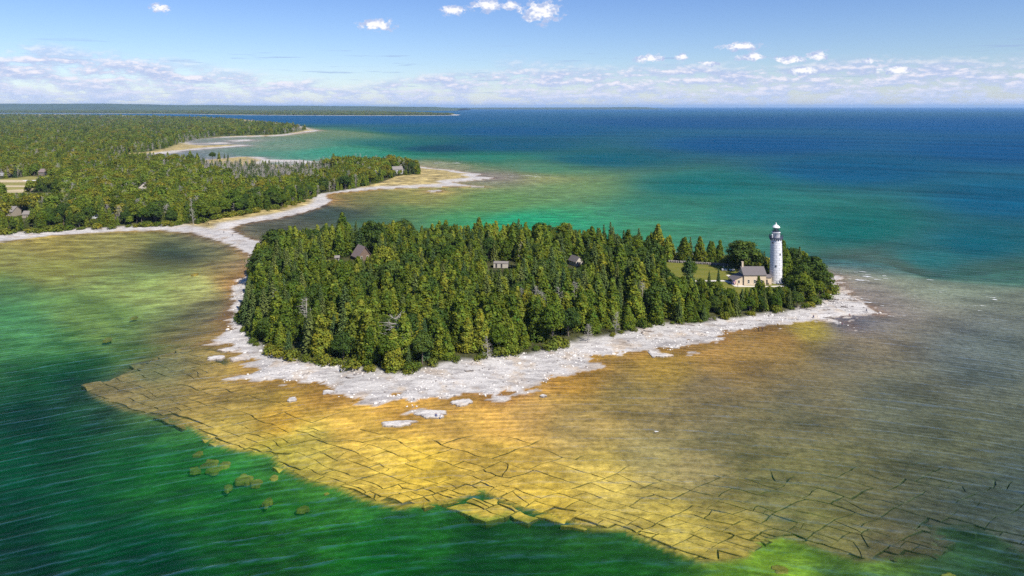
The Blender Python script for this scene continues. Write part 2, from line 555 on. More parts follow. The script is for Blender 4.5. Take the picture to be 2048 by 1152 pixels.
M['white_plate'] = simple_mat('white_painted_steel', (0.66, 0.66, 0.69), 0.45, var=0.05, scale=0.6)
M['joint'] = simple_mat('plate_joint', (0.22, 0.22, 0.25), 0.7)
M['dark_iron'] = simple_mat('dark_painted_iron', (0.06, 0.07, 0.11), 0.5)
M['dome'] = simple_mat('pale_roof_metal', (0.70, 0.71, 0.68), 0.4, var=0.08)
M['brick'] = simple_mat('cream_brick', (0.58, 0.47, 0.34), 0.85, var=0.12, scale=2.2)
M['trim'] = simple_mat('pale_trim', (0.66, 0.62, 0.54), 0.7)
M['roof_grey'] = simple_mat('grey_shingles', (0.135, 0.12, 0.12), 0.85, var=0.25, scale=2.5)
M['roof_brown'] = simple_mat('brown_shingles', (0.20, 0.155, 0.145), 0.85, var=0.14, scale=2.0)
M['roof_pale'] = simple_mat('pale_shingles', (0.20, 0.18, 0.165), 0.85, var=0.2, scale=2.0)
M['white_wall'] = simple_mat('white_wall', (0.46, 0.42, 0.36), 0.8)
M['tan_wall'] = simple_mat('tan_wall', (0.28, 0.24, 0.19), 0.85)
M['brown_wall'] = simple_mat('brown_board_wall', (0.15, 0.105, 0.08), 0.85, var=0.25)
M['grey_wall'] = simple_mat('grey_board_wall', (0.38, 0.38, 0.40), 0.8)
M['pane'] = simple_mat('window_pane', (0.025, 0.03, 0.04), 0.12, spec=0.6)
M['door'] = simple_mat('dark_door', (0.05, 0.045, 0.045), 0.6)
M['paving'] = simple_mat('pale_paving', (0.55, 0.51, 0.45), 0.9, var=0.15, scale=0.8)
M['gravel'] = simple_mat('pale_gravel', (0.36, 0.31, 0.22), 0.95, var=0.18, scale=1.5)
M['stone'] = simple_mat('field_stone', (0.19, 0.17, 0.16), 0.9, var=0.35, scale=1.6)
M['limestone'] = simple_mat('bare_limestone', (0.60, 0.565, 0.52), 0.9, var=0.18, scale=0.9, bump=0.15)
M['blue_paint'] = simple_mat('porch_paint', (0.16, 0.18, 0.38), 0.6)
M['concrete'] = simple_mat('pale_concrete', (0.58, 0.54, 0.49), 0.9, var=0.12)
M['car_white'] = simple_mat('white_car_paint', (0.75, 0.76, 0.78), 0.3, spec=0.5)
M['car_dark'] = simple_mat('dark_car_paint', (0.03, 0.035, 0.06), 0.3, spec=0.5)
M['rubber'] = simple_mat('rubber', (0.02, 0.02, 0.02), 0.8)


def glass_mat():
    m_, t = new_mat('lantern_glass')
    tr = t.n('ShaderNodeBsdfTransparent'); tr.inputs[0].default_value = (0.75, 0.85, 0.85, 1)
    gl = t.n('ShaderNodeBsdfGlossy'); gl.inputs['Roughness'].default_value = 0.05
    ms = t.n('ShaderNodeMixShader'); ms.inputs[0].default_value = 0.14
    t.put(ms.inputs[1], tr.outputs[0]); t.put(ms.inputs[2], gl.outputs[0])
    finish(t, ms.outputs[0])
    return m_


M['glass'] = glass_mat()

# ------------------------------------------------------------------ terrain survey (outlines as measured points on the water plane)
ISL = poly_w([(500, 520), (492, 545), (476, 560), (464, 572), (459, 590), (463, 612), (458, 640), (454, 660), (440, 673), (414, 679), (412, 683), (448, 690), (470, 700),
              (498, 718), (508, 738), (500, 748), (478, 755), (505, 762), (550, 764), (600, 765), (650, 775), (668, 795), (720, 802), (765, 806), (790, 795), (812, 800), (826, 822), (838, 800), (862, 797), (905, 802), (930, 792),
              (960, 790), (1000, 801), (1012, 785), (1048, 785), (1035, 768), (1095, 762), (1088, 748), (1140, 747), (1180, 730), (1190, 713), (1245, 710), (1310, 698), (1368, 701),
              (1390, 684), (1440, 680), (1458, 664), (1530, 655), (1590, 642), (1640, 640), (1700, 655), (1690, 644), (1662, 636), (1700, 630), (1762, 628), (1738, 612), (1700, 592),
              (1678, 572), (1668, 552), (1630, 534), (1580, 524), (1520, 519), (1460, 516), (1400, 509), (1320, 500), (1220, 491), (1100, 484), (960, 479), (820, 477), (700, 477), (620, 481), (565, 488), (530, 500)])
ML = poly_w([(-900, 560), (-300, 505), (0, 484), (60, 476), (130, 469), (200, 464), (260, 462), (320, 461), (380, 466), (430, 478), (470, 494), (500, 512), (520, 522), (575, 498), (540, 490),
             (505, 479), (480, 469), (468, 459), (480, 449), (520, 442), (560, 436), (600, 427), (630, 418), (655, 408), (662, 400), (652, 394), (655, 388), (700, 383), (760, 378), (830, 375),
             (900, 373), (970, 373.5), (925, 369), (905, 365), (940, 361), (992, 356), (950, 352), (965, 348), (930, 345), (900, 340), (870, 337), (835, 333), (800, 327), (760, 322),
             (700, 321), (660, 325), (625, 329), (590, 331), (530, 328), (545, 322), (525, 314), (480, 313), (430, 318), (390, 321), (340, 319), (290, 318), (262, 313), (300, 310), (360, 303),
             (420, 297), (470, 293), (502, 292), (480, 289), (420, 291), (390, 289), (372, 283), (380, 278), (420, 275.5), (500, 273.5), (560, 271.5), (600, 266.5), (641, 260.5), (625, 258.8), (600, 252),
             (560, 246), (500, 240), (440, 236), (300, 231.5), (150, 229), (0, 228), (-500, 228.5), (-3000, 231), (-3000, 300)])
BARS = [poly_w(p) for p in ([(452, 281), (478, 279.6), (506, 279), (500, 282), (470, 283.2)], [(560, 326.5), (600, 324.5), (640, 325.5), (600, 328)], [(855, 381), (880, 379.5), (884, 383), (860, 383.5)], [(392, 287), (440, 284.6), (472, 286), (430, 288.6)], [(515, 318.5), (600, 320), (645, 323.4), (590, 325), (530, 323)], [(300, 306), (352, 298.5), (392, 294), (380, 300), (330, 309)])]
SHELF = poly_w([(178, 776), (232, 750), (300, 722), (385, 690), (450, 668), (520, 640), (700, 640), (1000, 600), (1500, 560), (1650, 540), (2100, 580), (2900, 640), (2900, 1090), (2300, 1085), (2048, 1095),
                (1990, 1060), (1930, 1040), (1870, 1046), (1868, 1100), (1790, 1104), (1720, 1112), (1640, 1086), (1565, 1064), (1505, 1074), (1495, 1104), (1410, 1113), (1330, 1086),
                (1250, 1050), (1180, 1047), (1090, 1016), (1010, 996), (962, 968), (930, 986), (880, 996), (800, 1007), (725, 990), (680, 968), (618, 955), (560, 928), (545, 904), (470, 894),
                (430, 880), (385, 850), (330, 830), (250, 815), (186, 787)])
OUTLIER = poly_w([(925, 1000), (955, 985), (1010, 1000), (1062, 1022), (1040, 1034), (965, 1030)])
LAWN = poly_w([(1322, 524), (1400, 525), (1462, 531), (1485, 540), (1500, 548), (1585, 560), (1590, 583), (1500, 592), (1470, 588), (1400, 572), (1340, 562), (1318, 545)], 2.4)
IFOR = poly_w([(488, 640), (500, 668), (540, 693), (600, 712), (680, 722), (740, 733), (800, 738), (850, 733), (880, 722), (940, 715), (985, 708), (1050, 700), (1110, 688), (1160, 672), (1250, 660),
               (1300, 645), (1390, 640), (1430, 631), (1500, 624), (1560, 617), (1620, 607), (1646, 594), (1660, 575), (1650, 560), (1610, 541), (1570, 533), (1520, 529), (1440, 521), (1380, 516), (1300, 508), (1220, 499), (1100, 491),
               (960, 486), (820, 484), (700, 484), (620, 488), (572, 494), (540, 505), (515, 520), (504, 545), (492, 575), (490, 610)], 2.0)
MFOR = poly_w([(-500, 480), (0, 464), (60, 461), (130, 455), (200, 452), (300, 447), (395, 446), (432, 436), (500, 424), (570, 412), (606, 402), (620, 393), (640, 384), (700, 376), (760, 366),
               (795, 353), (838, 349), (838, 341), (810, 334), (780, 329), (740, 327), (690, 327), (640, 332), (560, 336), (440, 331), (350, 325), (255, 319), (200, 316), (230, 309), (300, 303),
               (335, 297), (372, 281), (420, 273.5), (500, 271), (560, 269), (598, 263), (614, 259.4), (590, 252.5), (540, 247.5), (440, 238.5), (300, 233.5), (0, 230.5), (-600, 231), (-2600, 234), (-2600, 500)], 2.0)
CLEAR = [poly_w(p, 2.5) for p in ([(-60, 362), (20, 357), (60, 352), (118, 358), (122, 366), (112, 372), (70, 380), (45, 386), (-60, 398)],)]
DEADZ = poly_w([(380, 322), (470, 322), (560, 330), (650, 328), (670, 345), (625, 360), (570, 378), (500, 380), (440, 366), (390, 346)], 2.0)

# water: bearing, row, depth, apparent colour of the water there
WATER = [(1024, 218, 70, (10, 84, 148)), (1600, 217, 80, (10, 84, 150)), (2048, 217, 80, (8, 86, 156)), (500, 226, 40, (12, 80, 135)), (700, 240, 28, (9, 74, 130)), (1400, 245, 45, (6, 68, 124)), (2000, 250, 50, (5, 72, 132)),
         (1000, 262, 25, (8, 72, 124)), (1500, 290, 35, (6, 68, 122)), (2040, 300, 40, (5, 68, 122)), (820, 262, 14, (10, 82, 126)), (1000, 292, 13, (10, 78, 122)), (1200, 320, 12, (10, 86, 118)), (1700, 340, 24, (7, 74, 118)),
         (2040, 400, 24, (7, 78, 118)), (1400, 370, 10, (24, 104, 118)), (860, 297, 14, (8, 58, 96)), (780, 290, 8, (22, 96, 116)), (950, 318, 6.5, (36, 124, 122)), (1080, 340, 5.5, (60, 130, 110)), (800, 312, 5, (52, 132, 122)),
         (700, 297, 3.6, (72, 138, 124)), (560, 290, 2.6, (92, 142, 126)), (680, 266, 3, (88, 134, 112)), (600, 310, 3, (70, 140, 130)), (450, 285, 1.2, (104, 134, 122)), (350, 312, 1.0, (110, 122, 118)), (880, 328, 1.6, (120, 130, 90)), (1040, 352, 1.3, (128, 132, 88)),
         (1700, 460, 9, (20, 106, 112)), (1950, 490, 13, (12, 90, 116)), (1850, 520, 8, (30, 108, 112)), (1500, 425, 7.5, (30, 114, 112)), (1350, 420, 5.5, (48, 126, 108)), (1300, 460, 5, (62, 142, 104)), (1480, 480, 4.5, (66, 142, 112)), (1100, 385, 3.6, (92, 138, 88)), (1000, 405, 3.4, (84, 142, 86)),
         (860, 400, 2.4, (118, 136, 72)), (1050, 440, 4.4, (26, 140, 100)), (920, 440, 4, (44, 142, 90)), (820, 425, 3.4, (62, 120, 78)), (700, 425, 3.2, (64, 84, 70)), (600, 448, 2.6, (74, 84, 66)), (640, 470, 2.2, (100, 122, 78)), (760, 455, 3.2, (60, 132, 98)), (1200, 470, 4.8, (48, 146, 112)),
         (1980, 560, 4, (66, 116, 106)), (1780, 545, 1.6, (110, 126, 100)), (2040, 610, 3, (74, 100, 96)), (1850, 640, 2.2, (84, 100, 92)), (1700, 600, 1, (104, 108, 90)), (1990, 720, 2.6, (72, 90, 92)),
         (60, 505, 1.2, (140, 134, 60)), (230, 500, 1.6, (130, 132, 62)), (120, 545, 1.8, (136, 140, 60)), (300, 545, 2.4, (112, 132, 74)), (340, 500, 3.2, (58, 76, 60)), (420, 500, 2.8, (70, 90, 66)), (440, 545, 1.6, (128, 124, 70)), (300, 580, 2.2, (132, 146, 72)), (380, 575, 1.9, (150, 152, 74)),
         (20, 585, 3.4, (64, 112, 70)), (120, 610, 3.0, (84, 132, 68)), (20, 640, 3.6, (62, 128, 78)), (220, 640, 2.8, (80, 128, 62)), (330, 640, 2.4, (84, 112, 62)), (410, 630, 2.4, (82, 88, 58)), (60, 690, 3.6, (62, 128, 64)), (130, 690, 3.6, (56, 136, 72)), (250, 690, 3.2, (46, 110, 60)), (180, 725, 4.8, (10, 84, 60)),
         (60, 760, 5.0, (20, 86, 58)), (130, 760, 6, (4, 62, 56)), (60, 830, 7, (3, 50, 52)), (200, 840, 6, (6, 66, 58)), (300, 865, 4.4, (14, 90, 62)), (20, 930, 6, (2, 84, 66)), (120, 920, 5.5, (8, 74, 50)), (240, 900, 4.6, (14, 88, 52)), (400, 930, 3.8, (22, 108, 48)), (330, 990, 4.2, (16, 94, 46)), (20, 1040, 7, (2, 58, 54)), (150, 1080, 6, (2, 78, 60)), (70, 1130, 7, (2, 52, 56)),
         (300, 1110, 5.5, (2, 74, 52)), (450, 1060, 4.8, (6, 82, 42)), (600, 1010, 3.6, (22, 106, 38)), (560, 1120, 5.5, (4, 62, 42)), (700, 1050, 4, (18, 108, 38)), (720, 1130, 4.6, (8, 100, 40)), (860, 1060, 4.0, (14, 88, 34)), (1000, 1080, 4.6, (6, 70, 32)), (960, 1140, 5, (4, 76, 48)),
         (1150, 1090, 4.2, (14, 80, 30)), (1300, 1130, 4.4, (12, 84, 30)), (1450, 1135, 3.8, (30, 104, 32)), (1560, 1095, 2.0, (76, 124, 30)), (1680, 1135, 2.6, (60, 100, 32)), (1800, 1130, 2.6, (54, 82, 36)), (1950, 1075, 3, (46, 78, 46)), (2010, 1130, 3.2, (38, 62, 42)), (900, 1000, 3.4, (26, 92, 34))]
# bed: bearing, row, apparent colour of the bed there, dark patches included
BED = [(700, 850, (206, 160, 62)), (620, 875, (184, 156, 60)), (760, 890, (206, 164, 62)), (850, 920, (216, 170, 54)), (1000, 900, (220, 172, 64)), (1000, 860, (214, 160, 68)), (900, 850, (206, 156, 66)), (1200, 950, (208, 168, 72)), (1100, 1000, (206, 162, 56)), (1330, 1040, (204, 164, 68)), (1450, 1080, (196, 156, 66)),
       (240, 775, (134, 112, 62)), (300, 790, (130, 110, 58)), (430, 800, (146, 118, 52)), (520, 800, (150, 120, 48)), (460, 850, (184, 150, 62)), (560, 840, (200, 150, 46)), (560, 900, (170, 148, 50)), (800, 830, (190, 142, 54)), (640, 795, (150, 112, 40)), (1000, 780, (146, 104, 38)), (1050, 830, (170, 130, 62)), (1150, 760, (158, 116, 40)), (1150, 850, (176, 142, 74)),
       (1250, 790, (138, 112, 56)), (1330, 730, (150, 116, 42)), (1450, 720, (142, 106, 44)), (1420, 780, (122, 98, 58)), (1330, 850, (130, 106, 62)), (1430, 860, (116, 96, 60)), (1300, 900, (168, 140, 80)), (1400, 930, (150, 122, 72)), (1560, 680, (134, 100, 42)), (1620, 655, (140, 120, 40)), (1700, 700, (112, 96, 66)), (1500, 850, (118, 98, 60)), (1600, 820, (108, 92, 60)), (1800, 800, (100, 92, 66)),
       (1950, 700, (94, 94, 80)), (1900, 900, (98, 90, 60)), (1700, 960, (112, 96, 56)), (1560, 980, (128, 108, 60)), (1650, 1050, (126, 108, 56)), (1850, 1030, (80, 74, 52)), (1950, 1000, (72, 72, 56)), (1800, 1090, (100, 84, 50)), (2040, 1000, (74, 76, 62)), (1750, 600, (124, 112, 92)), (1690, 640, (92, 88, 84)), (1850, 560, (130, 128, 98)),
       (420, 620, (104, 92, 56)), (380, 690, (116, 96, 52)), (300, 740, (104, 98, 56)), (470, 560, (156, 118, 58)), (455, 640, (112, 86, 50)), (490, 530, (140, 112, 66)), (100, 490, (146, 126, 58)), (250, 475, (146, 126, 66)), (400, 480, (120, 104, 66)), (40, 520, (138, 128, 62)), (340, 505, (54, 58, 42)), (300, 580, (170, 168, 90)), (380, 570, (176, 168, 90)), (20, 640, (110, 140, 84)), (200, 620, (130, 130, 62)),
       (120, 760, (40, 70, 40)), (60, 850, (20, 50, 34)), (400, 960, (60, 110, 40)), (600, 1000, (70, 110, 36)), (800, 1070, (50, 100, 34)), (1000, 1090, (40, 74, 28)), (1250, 1130, (50, 90, 30)), (1560, 1100, (140, 150, 40)), (1700, 1140, (90, 100, 36)), (1960, 1090, (60, 76, 44)), (300, 1100, (16, 60, 40)),
       (650, 425, (60, 64, 54)), (560, 450, (84, 74, 58)), (700, 395, (150, 112, 58)), (640, 475, (128, 110, 66)), (850, 385, (160, 130, 66)), (950, 400, (130, 130, 66)), (1050, 440, (60, 160, 110)), (900, 330, (150, 130, 92)), (1000, 350, (128, 112, 92)), (1100, 350, (150, 140, 80)), (560, 290, (150, 136, 110)), (640, 265, (160, 130, 92)), (450, 290, (130, 120, 104)), (350, 312, (120, 116, 108)), (700, 300, (90, 150, 120)), (1400, 400, (60, 120, 100)), (1700, 450, (40, 90, 90))]


def survey(tab, gain):
    out = []
    for row in tab:
        x, y = at(row[0], row[1])
        out.append((x / y, math.log(y), row[2] if len(row) == 4 else 0.0, *(np.array(lin(*row[-1])) * gain)))
    return np.array(out)


WATER_S, BED_S = survey(WATER, np.array([.54, .79, .61])), survey(BED, np.array([.95, .98, 1.20]))

SHELF_PT = np.array([sdf(np.array([at(r_[0], r_[1])[0]]), np.array([at(r_[0], r_[1])[1]]), SHELF)[0] > 0 for r_ in BED])
NEAR = WATER_S[:, 1] < math.log(235)
WATER_S[NEAR, 3:6] *= np.array([.62, .84, .54])          # algae-green inshore water
MID = (WATER_S[:, 1] >= math.log(235)) & (WATER_S[:, 1] < math.log(900)) & (WATER_S[:, 2] < 9)
WATER_S[MID, 3:6] *= np.array([2.3, 1.14, 1.40])           # sandier, paler water in the bays


def spread(x, y, S, p, eps=0.00022):
    """smooth interpolation of surveyed samples over bearing and log range"""
    b, l = (x / y).ravel(), np.log(y).ravel()
    out = np.zeros((b.size, 4))
    for i in range(0, b.size, 60000):
        bb, ll = b[i:i + 60000, None], l[i:i + 60000, None]
        d2 = (bb - S[None, :, 0]) ** 2 + (0.62 * (ll - S[None, :, 1])) ** 2
        w = 1.0 / (d2 + eps) ** p
        w /= w.sum(1, keepdims=True)
        dep = np.exp(w @ np.log(S[:, 2] + .01))
        out[i:i + 60000] = np.concatenate([dep[:, None], w @ S[:, 3:6]], 1)
    return out


def terrain(x, y):
    """heights, water depth and ground colour for arrays of ground positions"""
    sh = x.shape
    x, y = x.ravel(), y.ravel()
    rx, ry = x * .94 + y * .34, (-x * .34 + y * .94) * 1.9
    jag = fbm(rx, ry, 17, 5)
    amp = 3.0 + 0.004 * np.maximum(y - 400, 0)
    big = fbm(x, y, 60, 4)
    d_i = sdf(x, y, ISL) + jag * amp * 0.75
    d_m = sdf(x, y, ML) + jag * amp * 0.55 + big * 0.004 * np.maximum(y - 450, 0)
    d = np.maximum(d_i, d_m)
    for b in BARS:
        d = np.maximum(d, sdf(x, y, b) + jag * amp * .4)
    s_in = sdf(x, y, SHELF)
    wd = spread(x, y, WATER_S, 2.2, 0.0011)
    b_in, b_out = spread(x, y, BED_S[SHELF_PT], 1.9), spread(x, y, BED_S[~SHELF_PT], 1.9)
    sea = np.maximum(-d, 0)
    shelf_d = 0.16 + np.minimum(sea * 0.011, 0.75) + 0.10 * fbm(rx, ry, 30, 4)
    kw = np.where(y > 235, 40.0, 2.6)
    k = sstep(0.5, -1.0, (s_in + 0.6 * jag) / kw)
    deep = wd[:, 0] * (0.85 + 0.35 * fbm(x, y, 22, 4))
    deep = np.where(s_in > -14, np.minimum(deep, 1.20 + np.maximum(-s_in, 0) * .22), deep)
    depth = shelf_d * (1 - k) + np.maximum(deep, 0.4) * k
    ramp = 1 - np.exp(-sea / np.where(s_in > -3, 5.0, 16.0 + 0.004 * y))
    depth = np.maximum(depth * ramp, 0.0)
    inl = np.clip(d, 0, None)
    zl = 0.072 * np.minimum(inl, 22) + 0.9 * sstep(18, 50, inl) + 0.16 * fbm(rx, ry, 7, 4) * sstep(0.3, 5, inl)
    zb = np.where(d > 0, zl, -depth)
    # ledges, pools and islets along the waterline
    micro = fbm(rx * .7, ry, 6.5, 4)
    zb = zb + (0.34 * micro - .02) * np.exp(-(np.where(d > 0, d, d * .55) / 5.5) ** 2) * sstep(700, 400, y)
    land = zb > 0
    depth = np.maximum(-zb, 0)
    inl = np.where(land, np.maximum(inl, zb / .072), 0)
    sea = np.where(land, 0, np.maximum(sea, .1))
    # pit below the jointed pavement: the slabs themselves are laid on it
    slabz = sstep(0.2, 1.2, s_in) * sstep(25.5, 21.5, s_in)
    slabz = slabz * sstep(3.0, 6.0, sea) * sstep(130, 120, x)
    zt = np.where(land, zb, zb - slabz * 0.45)
    lw = sstep(-7, -0.5, sdf(x, y, LAWN))
    zt = zt * (1 - lw) + 2.4 * lw
    # colours
    kk = sstep(.3, -.7, s_in / np.where(y > 235, 40.0, 1.0))[:, None]
    C = b_in[:, 1:4] * (1 - kk) + b_out[:, 1:4] * kk
    edge = sstep(7, 0, sea) * sstep(.35, -.1, jag)                     # brown algae along the wet margin
    C = C * (1 - edge[:, None] * .5) + np.array([0.16, 0.075, 0.022]) * edge[:, None] * .5
    C = C * (1 - .86 * slabz[:, None]) + np.array([0.030, 0.046, 0.012]) * (.86 * slabz[:, None])  # dark green joint floors, crack shade put into the colour
    white = np.stack([0.50 + 0 * x, 0.475 + 0 * x, 0.445 + 0 * x], 1)
    tone = 1 + 0.22 * fbm(rx, ry, 11, 4) - 0.10 * sstep(14, 4, d_i) * (d_i > 0) * sstep(-.1, .4, big)
    white = white * tone[:, None]
    wet = sstep(2.2, 0.0, inl) * (.35 + .3 * jag)
    white = white * (1 - wet[:, None]) + np.array([0.34, 0.24, 0.14]) * wet[:, None]
    fi = sdf(x, y, IFOR)
    fm = sdf(x, y, MFOR)
    fl = np.maximum(fi, fm)
    kf = sstep(-2.5, 2.0, fl + 2.2 * fbm(x, y, 6, 3) + big * .002 * y)
    floor_ = np.array([0.060, 0.062, 0.022]) * (1 + .4 * fbm(x, y, 9, 3))[:, None]
    far_k = sstep(700, 1300, y)[:, None]
    floor_ = floor_ * (1 - far_k) + np.array([0.085, 0.100, 0.022]) * far_k
    meadow = np.array([0.37, 0.29, 0.12]) * (1 + .35 * fbm(x, y, 8, 4))[:, None]
    # back-beach grass on the mainland
    km = sstep(11, 19, d_m + 5 * big) * (d_m > 0) * sstep(430, 460, y)
    c_l = white * (1 - km[:, None]) + meadow * km[:, None]
    c_l = c_l * (1 - kf[:, None]) + floor_ * kf[:, None]
    stone = (1 - km) * (1 - kf)
    grass = np.zeros_like(x)
    for cp in CLEAR:
        kc = sstep(-3, 3, sdf(x, y, cp) + 3 * jag)
        strip = sstep(.2, .42, fbm(x * .2, y, 22, 2))
        mc = np.array([.24, .22, .07]) * (1 + .3 * jag[:, None]) * (1 - strip[:, None]) + np.array([.46, .38, .27]) * strip[:, None]
        c_l = c_l * (1 - kc[:, None]) + mc * kc[:, None]
        grass = np.maximum(grass, kc)
    C = np.where(land[:, None], c_l, C)
    stone = np.where(land, stone, 0)
    wdep = depth
    d = np.where(land, np.maximum(d, .05), np.minimum(d, -.05))
    foam = np.zeros_like(x)
    for (u, v, ru, rv, a) in FOAM:
        fx, fy = at(u, v)
        hx, hy = fy * ru / FPX, fy * rv / (v - V0)
        foam = np.maximum(foam, a * np.exp(-(((x - fx) / hx) ** 2 + ((y - fy) / hy) ** 2)))
    return dict(z=zt.reshape(sh), d=d.reshape(sh), di=d_i.reshape(sh), dm=d_m.reshape(sh), depth=wdep.reshape(sh), col=C, stone=stone, grass=grass, wcol=wd[:, 1:4], foam=foam, shelf=(1 - kk[:, 0]), sin=s_in.reshape(sh))


FOAM = [(1730, 555, 90, 14, 1.0), (1720, 600, 60, 16, .8), (1790, 635, 60, 14, .8), (900, 326, 70, 4, 1.0), (1060, 352, 70, 5, 1.0), (1120, 218.5, 90, 1.0, .7), (590, 322, 40, 4, .5), (1920, 600, 110, 30, .45), (1350, 850, 70, 25, .25)]


def steps(a, b, h, ratio, far_lo, far_hi):
    core = list(np.arange(a, b + h * .5, h))
    lo, s = [], h
    x = a
    while x > far_lo:
        s *= ratio
        x -= s
        lo.append(x)
    hi, s = [], h
    x = core[-1]
    while x < far_hi:
        s *= ratio
        x += s
        hi.append(x)
    return np.array(lo[::-1] + core + hi)


XS = steps(-150, 245, 1.0, 1.019, -52000, 52000)
YS = steps(108, 372, 1.0, 1.019, 92, 62000)
GX, GY = np.meshgrid(XS, YS)


def survey_grid():
    """the terrain on the grid, worked out only for the wedge of country the place covers"""
    keep = (np.abs(GX) < 1.02 * GY + 120).ravel()
    r_ = terrain(GX.ravel()[keep], GY.ravel()[keep])
    out = {}
    for k, a in r_.items():
        full = np.zeros((GX.size, a.shape[1]) if a.ndim == 2 else GX.size)
        full[keep] = a
        out[k] = full if (a.ndim == 2 or k in ('stone', 'grass', 'foam', 'shelf')) else full.reshape(GX.shape)
    return out


T = survey_grid()


def grid_faces(ny, nx):
    i = np.arange(ny * nx).reshape(ny, nx)
    return np.stack([i[:-1, :-1], i[:-1, 1:], i[1:, 1:], i[1:, :-1]], -1)


def sub_mesh(name, V, F, mat, attrs, smooth=True):
    used = np.unique(F)
    remap = np.full(len(V), -1)
    remap[used] = np.arange(len(used))
    me = mesh_np(name, V[used], remap[F], mat, smooth)
    for k, a in attrs.items():
        (set_col if a.ndim == 2 else set_f)(me, k, a[used])
    return link(bpy.data.objects.new(name, me))


def build_ground():
    ny, nx = GX.shape
    V = np.stack([GX.ravel(), GY.ravel(), T['z'].ravel()], 1)
    F = grid_faces(ny, nx)
    c = lambda a: (a[:-1, :-1] + a[:-1, 1:] + a[1:, 1:] + a[1:, :-1]) / 4
    cx, cy, cz = c(GX), c(GY), c(T['z'])
    view = np.abs(cx) < 0.95 * cy + 60
    is_i = (c(T['di']) > -1.0) & (c(T['di']) >= c(T['dm']))
    is_m = (c(T['d']) > -1.0) & ~is_i
    deep = c(T['depth']) > 400
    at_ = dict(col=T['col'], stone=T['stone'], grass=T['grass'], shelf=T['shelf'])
    isl = tag(sub_mesh('island_ground', V, F[view & is_i], M['ground'], at_), kind='structure')
    main = tag(sub_mesh('mainland_ground', V, F[view & is_m], M['ground'], at_), kind='structure')
    bed = tag(sub_mesh('lake_bed', V, F[view & ~is_i & ~is_m & ~deep], M['ground'], at_), kind='structure')
    return isl, main, bed


ISLAND, MAINLAND, BEDOBJ = build_ground()


def zat(x, y):
    """ground height from the built sheet"""
    i, j = np.searchsorted(XS, x) - 1, np.searchsorted(YS, y) - 1
    fx, fy = (x - XS[i]) / (XS[i + 1] - XS[i]), (y - YS[j]) / (YS[j + 1] - YS[j])
    Z = T['z']
    return float((Z[j, i] * (1 - fx) + Z[j, i + 1] * fx) * (1 - fy) + (Z[j + 1, i] * (1 - fx) + Z[j + 1, i + 1] * fx) * fy)


# ---- jointed limestone pavement under the shallow water: every slab its own piece
SLAB_TOPS = []


